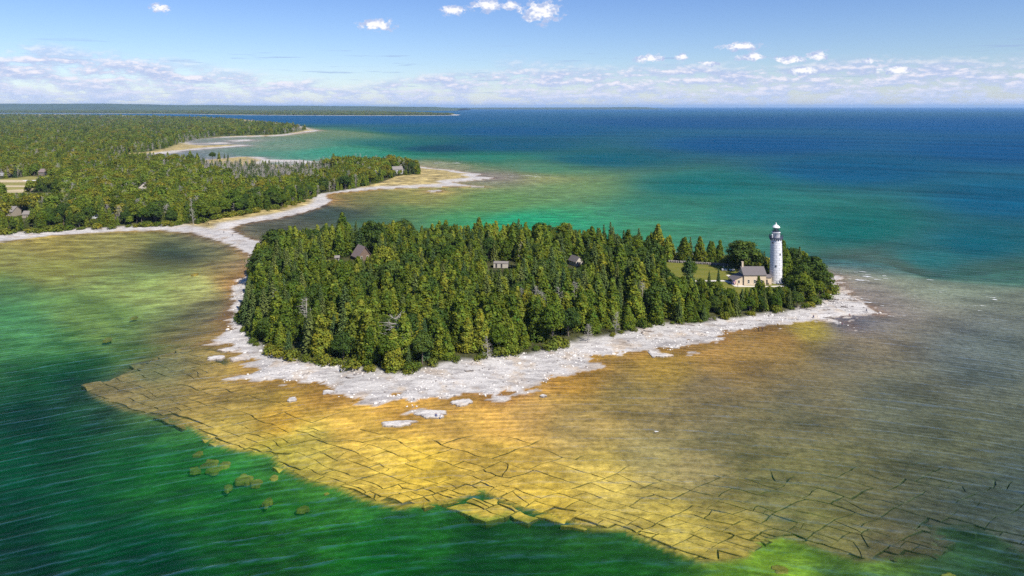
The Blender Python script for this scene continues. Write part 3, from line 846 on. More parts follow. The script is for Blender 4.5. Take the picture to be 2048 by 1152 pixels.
def build_slabs():
    a1, a2 = R(33), R(-30)
    e1, e2 = np.array([math.cos(a1), math.sin(a1)]), np.array([math.cos(a2), math.sin(a2)])
    Mx = np.stack([e1, e2], 1)
    Mi = np.linalg.inv(Mx)
    rr = random.Random(5)
    o = np.array([0.0, 150.0])
    cells = []

    def split(p0, p1, q0, q1, lev):
        w, h = p1 - p0, q1 - q0
        ctr = Mx @ np.array([(p0 + p1) / 2, (q0 + q1) / 2]) + o
        si = float(T['sin'][min(len(YS) - 1, np.searchsorted(YS, ctr[1])), np.searchsorted(XS, ctr[0])])
        if max(w, h) < 60 and (abs(ctr[0]) > ctr[1] * .8 + 30 or ctr[1] < 95 or si < -30 or si > 60):
            return
        lim = 3.5 + 0.20 * max(si, 0) if si < 40 else 60
        if ctr[1] > 175:
            lim *= 1.25
        if max(w, h * .62) > lim * rr.uniform(.8, 1.5):
            if w > h * .62:
                m_ = p0 + w * rr.uniform(.35, .65)
                split(p0, m_, q0, q1, lev + 1); split(m_, p1, q0, q1, lev + 1)
            else:
                m_ = q0 + h * rr.uniform(.35, .65)
                split(p0, p1, q0, m_, lev + 1); split(p0, p1, m_, q1, lev + 1)
        else:
            cells.append((p0, p1, q0, q1))
    split(-200, 200, -200, 200, 0)
    polys, cen = [], []
    for (p0, p1, q0, q1) in cells:
        cs = [(p0, q0), (p1, q0), (p1, q1), (p0, q1)]
        shapes = [cs]
        if rr.random() < .38:                                   # a stray joint runs across the block
            f1, f2 = rr.uniform(.2, .8), rr.uniform(.2, .8)
            if rr.random() < .5:
                a, b = (p0 + (p1 - p0) * f1, q0), (p0 + (p1 - p0) * f2, q1)
                shapes = [[cs[0], a, b, cs[3]], [a, cs[1], cs[2], b]]
            else:
                a, b = (p1, q0 + (q1 - q0) * f1), (p0, q0 + (q1 - q0) * f2)
                shapes = [[cs[0], cs[1], a, b], [b, a, cs[2], cs[3]]]
        for sh in shapes:
            pts = []
            for k in range(4):
                a, b = np.array(sh[k]), np.array(sh[(k + 1) % 4])
                n = max(2, int(np.linalg.norm(b - a) / 1.5))
                for j in range(n):
                    pts.append(a + (b - a) * j / n)
            pts = (Mx @ np.array(pts).T).T + o
            polys.append(pts)
            cen.append(pts.mean(0))
    # joints wander a little: the displacement is shared, so neighbours still fit
    for i, P in enumerate(polys):
        dx = fbm(P[:, 0], P[:, 1], 15, 3) * 2.4 + fbm(P[:, 0], P[:, 1], 2.4, 2) * .5
        dy = fbm(P[:, 0] + 90, P[:, 1], 15, 3) * 2.4 + fbm(P[:, 0] + 50, P[:, 1], 2.4, 2) * .5
        polys[i] = P + np.stack([dx, dy], 1)
        cen[i] = polys[i].mean(0)
    cen = np.array(cen)
    si = np.maximum(sdf(cen[:, 0], cen[:, 1], SHELF), sdf(cen[:, 0], cen[:, 1], OUTLIER) + .3)
    tt = terrain(cen[:, 0], cen[:, 1])
    ok = [i for i in range(len(cen)) if -0.1 < si[i] < 31 and tt['d'][i] < -5 and cen[i, 1] > 108 and cen[i, 0] < 118 and abs(cen[i, 0]) < .80 * cen[i, 1] + 4]
    ok.sort(key=lambda i: cen[i, 1] + max(0, si[i] - 14) * 2)
    work = []
    for i in ok:
        P = polys[i]
        c = P.mean(0)
        g = (rr.uniform(.03, .08) if rr.random() < .35 else rr.uniform(.09, .18)) + (0.12 if si[i] < 2 else 0)
        dv = P - c
        ln = np.linalg.norm(dv, axis=1, keepdims=True)
        P = c + dv * np.maximum(.3, (ln - g) / ln)
        work.append((si[i], np.concatenate([P, c[None]])))
    allp = np.concatenate([w[1] for w in work])
    tp_all = terrain(allp[:, 0], allp[:, 1])
    cols_all = spread(allp[:, 0], allp[:, 1], BED_S[SHELF_PT], 1.9)[:, 1:4]
    k0 = made = 0
    farV, farC, farF = [], [], []
    for s_i, P in work:
        n = len(P) - 1
        dep, zz, cols = tp_all['depth'][k0:k0 + n], tp_all['z'][k0 + n], cols_all[k0:k0 + n + 1]
        k0 += n + 1
        c, P = P[n], P[:n]
        sink = rr.uniform(0, .10) + (rr.uniform(.05, .3) if s_i < 1 else 0)
        tx, ty = rr.uniform(-.012, .012), rr.uniform(-.012, .012)
        base = np.where(dep > 1.2, zz + .47 if zz > -1.7 else -.95, -np.minimum(dep, 1.25) + .02)
        ztop = np.minimum(-.06, base - sink + tx * (P[:, 0] - c[0]) + ty * (P[:, 1] - c[1]))
        SLAB_TOPS.append((P, float(ztop.mean())))
        inner = c + (P - c) * .96
        zb = ztop.min() - 1.5
        V = np.concatenate([np.c_[P, np.full(n, zb)], np.c_[P, ztop - .12], np.c_[inner, ztop], [[c[0], c[1], ztop.mean() + .03]]])
        F = []
        for k in range(n):
            k2 = (k + 1) % n
            F += [(k, k2, n + k2, n + k), (n + k, n + k2, 2 * n + k2, 2 * n + k), (2 * n + k, 2 * n + k2, 3 * n)]
        side_shade = np.tile([[0.030, 0.050, 0.014]], (n, 1))                # slab sides painted dark green for the ledge's shade
        col = np.concatenate([side_shade, side_shade * .6 + cols[:n] * .3, cols[:n], cols[n:]]) * rr.uniform(.88, 1.1)
        made += 1
        if made > 300:                                                  # the farthest blocks stay one mass
            off_ = sum(len(v_) for v_ in farV)
            farV.append(V); farC.append(col); farF += [tuple(q + off_ for q in f_) for f_ in F]
            continue
        me = mesh_from('rock_slab', V, F, [M['ground']])
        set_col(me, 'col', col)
        set_f(me, 'shelf', np.ones(3 * n + 1))
        link(bpy.data.objects.new('rock_slab', me), BEDOBJ)
    if farV:
        V, col = np.concatenate(farV), np.concatenate(farC)
        me = mesh_from('far_rock_slabs', V, farF, [M['ground']])
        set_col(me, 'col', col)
        set_f(me, 'shelf', np.ones(len(V)))
        link(bpy.data.objects.new('far_rock_slabs', me), BEDOBJ)['kind'] = 'stuff'


build_slabs()


def build_water():
    """one sheet out to the horizon; it knows how much water stands over the bed and the slabs"""
    ny, nx = GX.shape
    dep = T['depth'].copy()
    for P, zt in SLAB_TOPS:
        i0, i1 = np.searchsorted(XS, P[:, 0].min()), np.searchsorted(XS, P[:, 0].max())
        j0, j1 = np.searchsorted(YS, P[:, 1].min()), np.searchsorted(YS, P[:, 1].max())
        gx, gy = GX[j0:j1, i0:i1], GY[j0:j1, i0:i1]
        if gx.size:
            hit = sdf(gx, gy, P) > -.35
            blk = dep[j0:j1, i0:i1]
            blk[hit] = np.minimum(blk[hit], -zt)
    c = lambda a: (a[:-1, :-1] + a[:-1, 1:] + a[1:, 1:] + a[1:, :-1]) / 4
    V = np.stack([GX.ravel(), GY.ravel(), 0 * GX.ravel()], 1)
    F = grid_faces(ny, nx)
    vw = np.abs(c(GX)) < 0.95 * c(GY) + 60
    dw = T['d']
    mn = np.minimum(np.minimum(dw[:-1, :-1], dw[:-1, 1:]), np.minimum(dw[1:, 1:], dw[1:, :-1]))
    wat = sub_mesh('lake_water', V, F[vw & (mn < 6)], M['water'], dict(depth=dep.ravel(), wcol=T['wcol'], foam=T['foam']))
    tag(wat, kind='structure')


build_water()


def rock_mesh(name, rx, ry, rz, seed, mat, flat=.35, bed_at=None, seg=14):
    """an irregular stone, flattened on top"""
    rr = np.random.default_rng(seed)
    bm = bmesh.new()
    bmesh.ops.create_icosphere(bm, subdivisions=3, radius=1)
    off = rr.random(2) * 50
    for v in bm.verts:
        n = v.co.normalized()
        k = 1 + .26 * float(fbm(np.array([n.x * 1.2 + off[0] + n.z * .5]), np.array([n.y * 1.2 + off[1]]), 1.0, 3)[0])
        v.co = Vector((n.x * rx * k, n.y * ry * k, max(-rz, min(rz * flat * (1 + .3 * (k - 1)), n.z * rz * k))))
    me = bpy.data.meshes.new(name)
    bm.to_mesh(me)
    bm.free()
    me.materials.append(mat)
    me.polygons.foreach_set('use_smooth', [False] * len(me.polygons))
    if bed_at is not None:
        n = len(me.vertices)
        set_col(me, 'col', np.tile(np.array(bed_at), (n, 1)))
    return me


def flat_mesh(ax, ay, seed, n=72, name='limestone_flat', mat='limestone', amp=.55):
    """a ragged, nearly level shelf of bare rock"""
    off = np.random.default_rng(seed).random(2) * 90
    a = np.arange(n) * 6.2832 / n
    cx, sy = np.cos(a), np.sin(a)
    wob = 1 + amp * fbm(cx * 1.6 + off[0], sy * 1.6 + off[1], 1.0, 4) + .14 * fbm(cx * 7 + off[1], sy * 7, 1.0, 2)
    rings = []
    for k, z in ((1.06, -.55), (1.0, .10), (.93, .22), (.6, .30), (.25, .26)):
        w = 1 + (wob - 1) * k
        X, Y = ax * cx * w * k, ay * sy * w * k
        rings.append(np.stack([X, Y, z + (.07 * fbm(X + off[0], Y + off[1], 1.6, 3) if z > 0 else 0 * X)], 1))
    V = np.concatenate(rings + [[[0, 0, .27]]])
    F = [(r_ * n + i, r_ * n + (i + 1) % n, (r_ + 1) * n + (i + 1) % n, (r_ + 1) * n + i) for r_ in range(4) for i in range(n)]
    F += [(4 * n + i, 4 * n + (i + 1) % n, 5 * n) for i in range(n)]
    return mesh_from(name, V, F, [M[mat]])


def place_rocks():
    # bare limestone flats standing clear of the water in front of the beach
    flats = [(795, 847, 36, 5, 8, 'long white limestone flat lying farthest out from the front beach'), (862, 828, 27, 7, -6, 'white limestone flat in the shallows with two tiny visitors on it'),
             (925, 805, 24, 6, 6, 'white limestone flat just off the middle of the front beach'), (1325, 710, 17, 4, -8, 'long pale limestone flat off the lighthouse beach'), (1307, 708, 10, 6, 10, 'rounded pale limestone flat beside the longer one off the lighthouse beach'),
             (432, 716, 15, 4, 2, 'white limestone flat off the western corner of the beach'), (584, 799, 8, 4, 4, 'small white limestone flat alone in ochre shallows'), (458, 700, 18, 4, 3, 'narrow white limestone flat tucked under the western spit'),
             (484, 717, 20, 5, 6, 'broad white limestone flat joined to the western beach'), (655, 784, 11, 4, 5, 'small white flat near the western end of the front beach'), (1086, 792, 6, 2, -6, 'tiny white stone ledge east of the ragged beach point')]
    for i, (u, v, hw, hh, rot, lab) in enumerate(flats):
        x, y = at(u, v)
        ax, ay = y * hw / FPX, y * hh / (v - V0)
        me = flat_mesh(ax, ay, 40 + i, mat='ground')
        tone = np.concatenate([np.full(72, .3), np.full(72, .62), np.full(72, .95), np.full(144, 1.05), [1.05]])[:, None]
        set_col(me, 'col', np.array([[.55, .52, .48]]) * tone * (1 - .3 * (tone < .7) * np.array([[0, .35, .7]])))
        set_f(me, 'stone', np.ones(361))
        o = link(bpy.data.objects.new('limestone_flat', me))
        o.location, o.rotation_euler = (x, y, 0.0), (0, 0, R(rot))
        tag(o, lab, 'rock flat', 'limestone flats off the beach')
    # boulders below the drop-off
    sub = [(398, 893, 9, 5), (420, 912, 15, 6), (390, 925, 12, 5), (427, 925, 12, 5), (450, 915, 9, 6), (488, 943, 14, 8), (512, 950, 11, 5), (536, 988, 9, 6), (456, 960, 7, 5), (550, 940, 10, 6), (662, 966, 20, 8), (605, 1002, 12, 5), (268, 633, 6, 2), (216, 676, 8, 3), (390, 547, 5, 2), (1900, 1135, 16, 6), (1560, 1122, 18, 8), (1680, 1144, 13, 5)]
    wh = {0: 'northernmost of the sunken boulders beyond the western ledge', 7: 'lone square sunken boulder in green water below the ledge', 10: 'large sunken boulder against the foot of the yellow ledge', 12: 'small tan boulder breaking the green bay west of the island', 13: 'tan boulder in the green bay nearer the western shelf', 14: 'small pale stone in the shallows by the causeway',
          15: 'sunken boulder in dark green water near the eastern ledge', 16: 'broad sunken boulder in bright green water east of the ledge', 17: 'sunken boulder off the eastern ledge beside a broader one'}
    for i, (u, v, hw, hh) in enumerate(sub):
        x, y = at(u, v)
        zb = zat(x, y)
        top = -1.25 if i not in (12, 13, 14) else .08
        c = BED_S[np.argmin((BED_S[:, 0] - at(460, 850)[0] / at(460, 850)[1]) ** 2 + (BED_S[:, 1] - math.log(at(460, 850)[1])) ** 2), 3:6]
        me = flat_mesh(y * hw / FPX, y * hh / (v - V0), 90 + i, 22, 'sunken_boulder', 'ground', .7)
        set_col(me, 'col', np.tile(c * .62, (len(me.vertices), 1)))
        o = link(bpy.data.objects.new('sunken_boulder', me))
        o.location, o.rotation_euler = (x, y, top - .45), (0, 0, R(RNG.uniform(-15, 15)))
        tag(o, wh.get(i, 'ochre sunken boulder in the scatter west of the yellow ledge'), 'boulder', 'sunken boulders below the ledge' if i in wh else 'scatter of sunken boulders west of the yellow ledge')


place_rocks()

# ------------------------------------------------------------------ trees
def leaf_quads(C, Nrm, S, tint, rr):
    """one small bent leaf spray per row: centres, facing, size"""
    n = len(C)
    Nrm = Nrm / (np.linalg.norm(Nrm, axis=1, keepdims=True) + 1e-9)
    h = rr.normal(size=(n, 3))
    A = np.cross(Nrm, h); A /= np.linalg.norm(A, axis=1, keepdims=True) + 1e-9
    B = np.cross(Nrm, A)
    s = S[:, None]
    a = rr.uniform(.7, 1.3, (n, 1)); b = rr.uniform(.55, 1.0, (n, 1))
    V = np.stack([C - A * s * a, C - B * s * b + Nrm * s * .15, C + A * s * a, C + B * s * b + Nrm * s * .15], 1).reshape(-1, 3)
    F = np.arange(4 * n).reshape(n, 4)
    return V, F, np.repeat(tint, 4, 0)


def crown_mesh(name, C, Nrm, S, tint, mat, rr):
    V, F, T_ = leaf_quads(C, Nrm, S, tint, rr)
    me = mesh_np(name, V, F, mat, False)
    set_col(me, 'tint', T_)
    return me


def bough_cloud(rr, centres, rad, per, size, axis=(0, 0), droop=0.0, up=.35, hue=.10):
    """sprays gathered round bough tips, each bough with its own tone"""
    n = len(centres)
    k = np.repeat(np.arange(n), per)
    off = rr.normal(size=(n * per, 3)) * rad[k]
    off *= np.minimum(1, 1.9 / (np.linalg.norm(off / (rad[k] + 1e-6), axis=1, keepdims=True) + 1e-6))
    C = centres[k] + off
    outw = C - np.array([axis[0], axis[1], 0])
    outw[:, 2] = 0
    outw /= np.linalg.norm(outw, axis=1, keepdims=True) + 1e-6
    on = off / (rad[k] + 1e-6)
    N = on * .65 + outw * .45 + np.array([0, 0, up]) + rr.normal(size=C.shape) * .25
    C[:, 2] -= droop * np.linalg.norm(off[:, :2], axis=1)
    tone = rr.normal(1.0, .17, (n, 1))[k] * rr.normal(1, .10, (n * per, 1))
    hu = rr.normal(0, hue, (n, 1))[k]
    tint = np.clip(np.concatenate([tone * (1 + hu), tone, tone * (1 - hu)], 1), .45, 1.7)
    return C, N, rr.uniform(size * .65, size * 1.35, n * per), tint


def make_cedar(seed, lod=1.0, mat='cedar'):
    rr = np.random.default_rng(seed)
    H, Rm = rr.uniform(12, 14), rr.uniform(2.5, 3.3)
    n = int(150 * lod)
    t = 1 - (1 - rr.random(n)) ** .72
    t = .03 + .95 * t
    az = np.arange(n) * 2.39996 + rr.normal(0, .35, n)
    lob = 1 + .16 * np.sin(az * 2 + rr.random() * 6) + .10 * np.sin(az * 5 + t * 9 + rr.random() * 6)
    env = Rm * (1 - t ** 1.62) ** .92 * (.82 + .18 * (1 - t)) * lob
    r_ = env * rr.uniform(.62, 1.0, n)
    cen = np.stack([r_ * np.cos(az), r_ * np.sin(az), H * t], 1)
    sz = (.45 + .5 * (1 - t))[:, None]
    rad = np.concatenate([sz * .62, sz * .62, sz * .85], 1)
    a = bough_cloud(rr, cen, rad, int(26 * (.45 + .55 * lod)), .30 / lod ** .4)
    m_ = int(260 * lod)                                     # inner sprays close the crown
    tt = rr.random(m_) * .85
    ri = Rm * .45 * (1 - tt ** 1.9) * np.sqrt(rr.random(m_))
    aa = rr.random(m_) * 6.283
    Ci = np.stack([ri * np.cos(aa), ri * np.sin(aa), H * tt + .3], 1)
    C = np.concatenate([a[0], Ci]); N = np.concatenate([a[1], rr.normal(size=(m_, 3))])
    S = np.concatenate([a[2], np.full(m_, .5)]); Tn = np.concatenate([a[3], np.full((m_, 3), .8)])
    cm = crown_mesh('cedar_crown', C, N, S, Tn, M[mat], rr)
    tr = MB().tube([(0, 0, -.6), (rr.normal() * .1, rr.normal() * .1, H * .4), (0, 0, H * .93)], [.26, .17, .03], 7)
    for k in range(7):
        a_, z = rr.random() * 6.28, H * (.12 + .09 * k)
        L = Rm * .6 * (1 - z / H)
        tr.tube([(0, 0, z), (L * math.cos(a_), L * math.sin(a_), z + .5)], [.06, .02], 5)
    return cm, mesh_from('cedar_trunk', tr.v, tr.f, [M['bark']]), H


def make_spruce(seed, lod=1.0):
    rr = np.random.default_rng(seed)
    H, Rm = rr.uniform(12.5, 14.5), rr.uniform(2.1, 2.7)
    Cs, Ns, Ss, Ts = [], [], [], []
    tr = MB().tube([(0, 0, -.6), (0, 0, H * .5), (0, 0, H * .99)], [.24, .14, .02], 7)
    z = H * .05
    while z < H * .985:
        t = z / H
        env = Rm * (1 - t) ** .88 + .12
        nb = max(4, int((5 + 6 * (1 - t)) * (.6 + .4 * lod)))
        a0 = rr.random() * 6.28
        for b in range(nb):
            az = a0 + 6.283 * b / nb + rr.normal(0, .16)
            L = env * rr.uniform(.72, 1.12)
            m_ = max(3, int(L * 6.5 * lod))
            s = np.linspace(.25, 1, m_)
            x = L * s
            zz = z + .18 * L * s - .34 * L * s * s
            side = rr.normal(0, .17, m_) * (1.25 - s) * L * .6
            C = np.stack([x * math.cos(az) - side * math.sin(az), x * math.sin(az) + side * math.cos(az), zz + rr.normal(0, .08, m_)], 1)
            N = np.stack([.55 * math.cos(az) + rr.normal(0, .35, m_), .55 * math.sin(az) + rr.normal(0, .35, m_), np.full(m_, .75)], 1)
            tone = rr.normal(1, .16) * rr.normal(1, .08, (m_, 1))
            Cs.append(C); Ns.append(N); Ss.append(rr.uniform(.22, .36, m_) / lod ** .4); Ts.append(np.clip(np.repeat(tone, 3, 1), .5, 1.6))
            if b % 3 == 0 and lod == 1.0:
                tr.tube([(0, 0, z), (L * .8 * math.cos(az), L * .8 * math.sin(az), z - .1 * L)], [.035, .012], 4)
        z += rr.uniform(.36, .56) / (.5 + .5 * lod)
    cm = crown_mesh('spruce_crown', np.concatenate(Cs), np.concatenate(Ns), np.concatenate(Ss), np.concatenate(Ts), M['spruce'], rr)
    return cm, mesh_from('spruce_trunk', tr.v, tr.f, [M['bark']]), H


def make_broad(seed, lod=1.0, mat='broad'):
    rr = np.random.default_rng(seed)
    H = rr.uniform(10.5, 12.5)
    Rm = rr.uniform(3.3, 4.3)
    tr = MB().tube([(0, 0, -.6), (rr.normal() * .15, rr.normal() * .15, H * .28), (rr.normal() * .3, rr.normal() * .3, H * .62)], [.30, .22, .10], 8)
    cen, rad = [], []
    nl = 15
    for k in range(nl):
        ph = math.acos(1 - 1.55 * (k + .5) / nl)
        az = k * 2.39996 + rr.normal(0, .3)
        lc = np.array([Rm * .62 * math.sin(ph) * math.cos(az), Rm * .62 * math.sin(ph) * math.sin(az), H * .56 + H * .27 * math.cos(ph)])
        tr.tube([(0, 0, H * rr.uniform(.22, .45)), tuple(lc * np.array([.55, .55, .93])), tuple(lc)], [.12, .07, .02], 5)
        lr = Rm * rr.uniform(.34, .52)
        for j in range(int(13 * (.6 + .4 * lod))):
            d = rr.normal(size=3); d /= np.linalg.norm(d)
            d[2] = abs(d[2]) * 1.0 - .25
            cen.append(lc + d * lr * rr.uniform(.7, 1.05)); rad.append([.52, .52, .40])
    a = bough_cloud(rr, np.array(cen), np.array(rad) * (Rm / 3.6), int(19 * (.4 + .6 * lod)), .30 / lod ** .4, up=.5, hue=.06)
    cm = crown_mesh('leafy_crown', *a, M[mat], rr)
    return cm, mesh_from('leafy_trunk', tr.v, tr.f, [M['bark']]), H


def make_dead(seed, tall=False):
    rr = np.random.default_rng(seed)
    H = rr.uniform(10, 13)
    tr = MB().tube([(0, 0, -.5), (.1, 0, H * .5), (rr.normal() * .3, rr.normal() * .3, H)], [.22, .14, .04], 7)
    br = MB()
    for k in range(46):
        t = rr.uniform(.15, .97)
        az, L = rr.random() * 6.283, (1 - t) ** .7 * 2.7 + .4
        p0 = np.array([.1 * math.sin(t * 3), 0, H * t])
        d = np.array([math.cos(az), math.sin(az), rr.uniform(.0, .55)])
        p1 = p0 + d * L
        br.tube([p0, p0 + d * L * .5 + [0, 0, -.05], p1], [.06, .045, .02], 4)
        for j in range(5):
            q = p0 + d * L * rr.uniform(.35, .95)
            dd = d + rr.normal(size=3) * .8
            br.tube([q, q + dd * rr.uniform(.3, .8)], [.03, .015], 3)
    return mesh_from('dead_branches', br.v, br.f, [M['deadwood']]), mesh_from('dead_trunk', tr.v, tr.f, [M['deadwood']]), H


def make_shrub(seed):
    rr = np.random.default_rng(seed)
    n = 26
    az, ph = rr.random(n) * 6.283, np.arccos(rr.uniform(.05, 1, n))
    cen = np.stack([.85 * np.sin(ph) * np.cos(az), .85 * np.sin(ph) * np.sin(az), .25 + .85 * np.cos(ph)], 1)
    a = bough_cloud(rr, cen, np.full((n, 3), .30), 16, .15, up=.5, hue=.1)
    cm = crown_mesh('shrub_leaves', *a, M['shrub'], rr)
    tr = MB()
    for k in range(6):
        tr.tube([(0, 0, -.2), (.3 * math.cos(k), .3 * math.sin(k), .4), tuple(cen[k])], [.04, .03, .01], 4)
    return cm, mesh_from('shrub_stems', tr.v, tr.f, [M['bark']]), 1.2


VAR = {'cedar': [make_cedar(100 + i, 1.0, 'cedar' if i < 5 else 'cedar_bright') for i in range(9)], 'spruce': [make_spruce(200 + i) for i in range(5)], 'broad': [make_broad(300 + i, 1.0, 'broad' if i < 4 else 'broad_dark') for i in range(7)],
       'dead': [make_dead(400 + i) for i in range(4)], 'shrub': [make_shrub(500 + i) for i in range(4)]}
NAME = {'cedar': ('cedar_tree', 'crown', 'trunk'), 'spruce': ('spruce_tree', 'crown', 'trunk'), 'broad': ('broadleaf_tree', 'crown', 'trunk'), 'dead': ('dead_tree', 'branches', 'trunk'), 'shrub': ('shrub', 'foliage', 'stems')}
CATS = {'cedar': 'cedar', 'spruce': 'spruce', 'broad': 'tree', 'dead': 'dead tree', 'shrub': 'shrub'}


def plant(kind, x, y, h, label, group=None, wide=1.0, bright_leaf=None, rnd=random.Random(3)):
    va = VAR[kind]
    i = rnd.randrange(len(va))
    if bright_leaf is not None and kind == 'cedar':
        i = rnd.randrange(5, 9) if bright_leaf else rnd.randrange(5)
    if bright_leaf is not None and kind == 'broad':
        i = rnd.randrange(4) if bright_leaf else rnd.randrange(4, 7)
    crown, trunk, H = va[i]
    s = h / H
    nm = NAME[kind]
    root = empty(nm[0], (x, y, zat(x, y)), rnd.random() * 6.283, (s * wide, s * wide, s))
    if kind != 'shrub':
        root.rotation_euler[0], root.rotation_euler[1] = rnd.gauss(0, .025), rnd.gauss(0, .025)
    for n_, me in ((nm[1], crown), (nm[2], trunk)):
        link(bpy.data.objects.new(n_, me), root)
    tag(root, label, CATS[kind], group)
    return root


def pix(x, y, z):
    return 1024 + FPX * x / y, V0 + FPX * (CAM_H - z) / y


# sight lines that the photograph keeps open over the tree tops: columns from-to, row that must stay clear, row of the thing's foot
OPEN = [(699, 738, 513, 522), (648, 700, 519, 521), (984, 1024, 537, 536), (1022, 1036, 526, 530), (1130, 1150, 534, 533), (1150, 1172, 529, 533), (1395, 1418, 556, 560), (1418, 1470, 562, 560), (1452, 1500, 575, 575), (1500, 1537, 566, 572), (1537, 1572, 572, 572), (1345, 1362, 552, 556), (1340, 1362, 536, 540)]


def fit_height(x, y, h, wide=3.0):
    z = zat(x, y)
    u, v = pix(x, y, z)
    hw = FPX * wide / y
    for (u0, u1, lim, foot) in OPEN:
        if v > foot and u + hw * .75 > u0 and u - hw * .75 < u1:
            z_max = CAM_H - (lim - V0) * y / FPX
            h = min(h, z_max - z)
    return h


def scatter(poly, step, seed, margin=0.0):
    rr = np.random.default_rng(seed)
    lo, hi = poly.min(0), poly.max(0)
    xs, ys = np.arange(lo[0], hi[0], step), np.arange(lo[1], hi[1], step * .9)
    X, Y = np.meshgrid(xs, ys)
    X = X + (np.arange(len(ys)) % 2)[:, None] * step * .5
    X, Y = X + rr.uniform(-.42, .42, X.shape) * step, Y + rr.uniform(-.42, .42, Y.shape) * step
    k = sdf(X, Y, poly) > margin
    return X[k], Y[k]


ZONE = {'tip': 'on the lighthouse point', 'fw': 'in the front row above the western rock beach', 'fm': 'in the front row above the middle of the beach', 'fe': 'in the front row above the pale eastern beach', 'fl': 'in the low belt between keeper house and beach',
        'bk': 'at the back of the island wood along the far bay', 'iw': 'deep in the western part of the island wood', 'im': 'deep in the middle of the island wood', 'ie': 'deep in the eastern part of the island wood', 'ww': 'on the western edge of the island above the narrow beach'}
LOOK = {'cedar': 'dense green cedar', 'spruce': 'dark pointed spruce', 'broad': 'round-crowned leafy tree'}


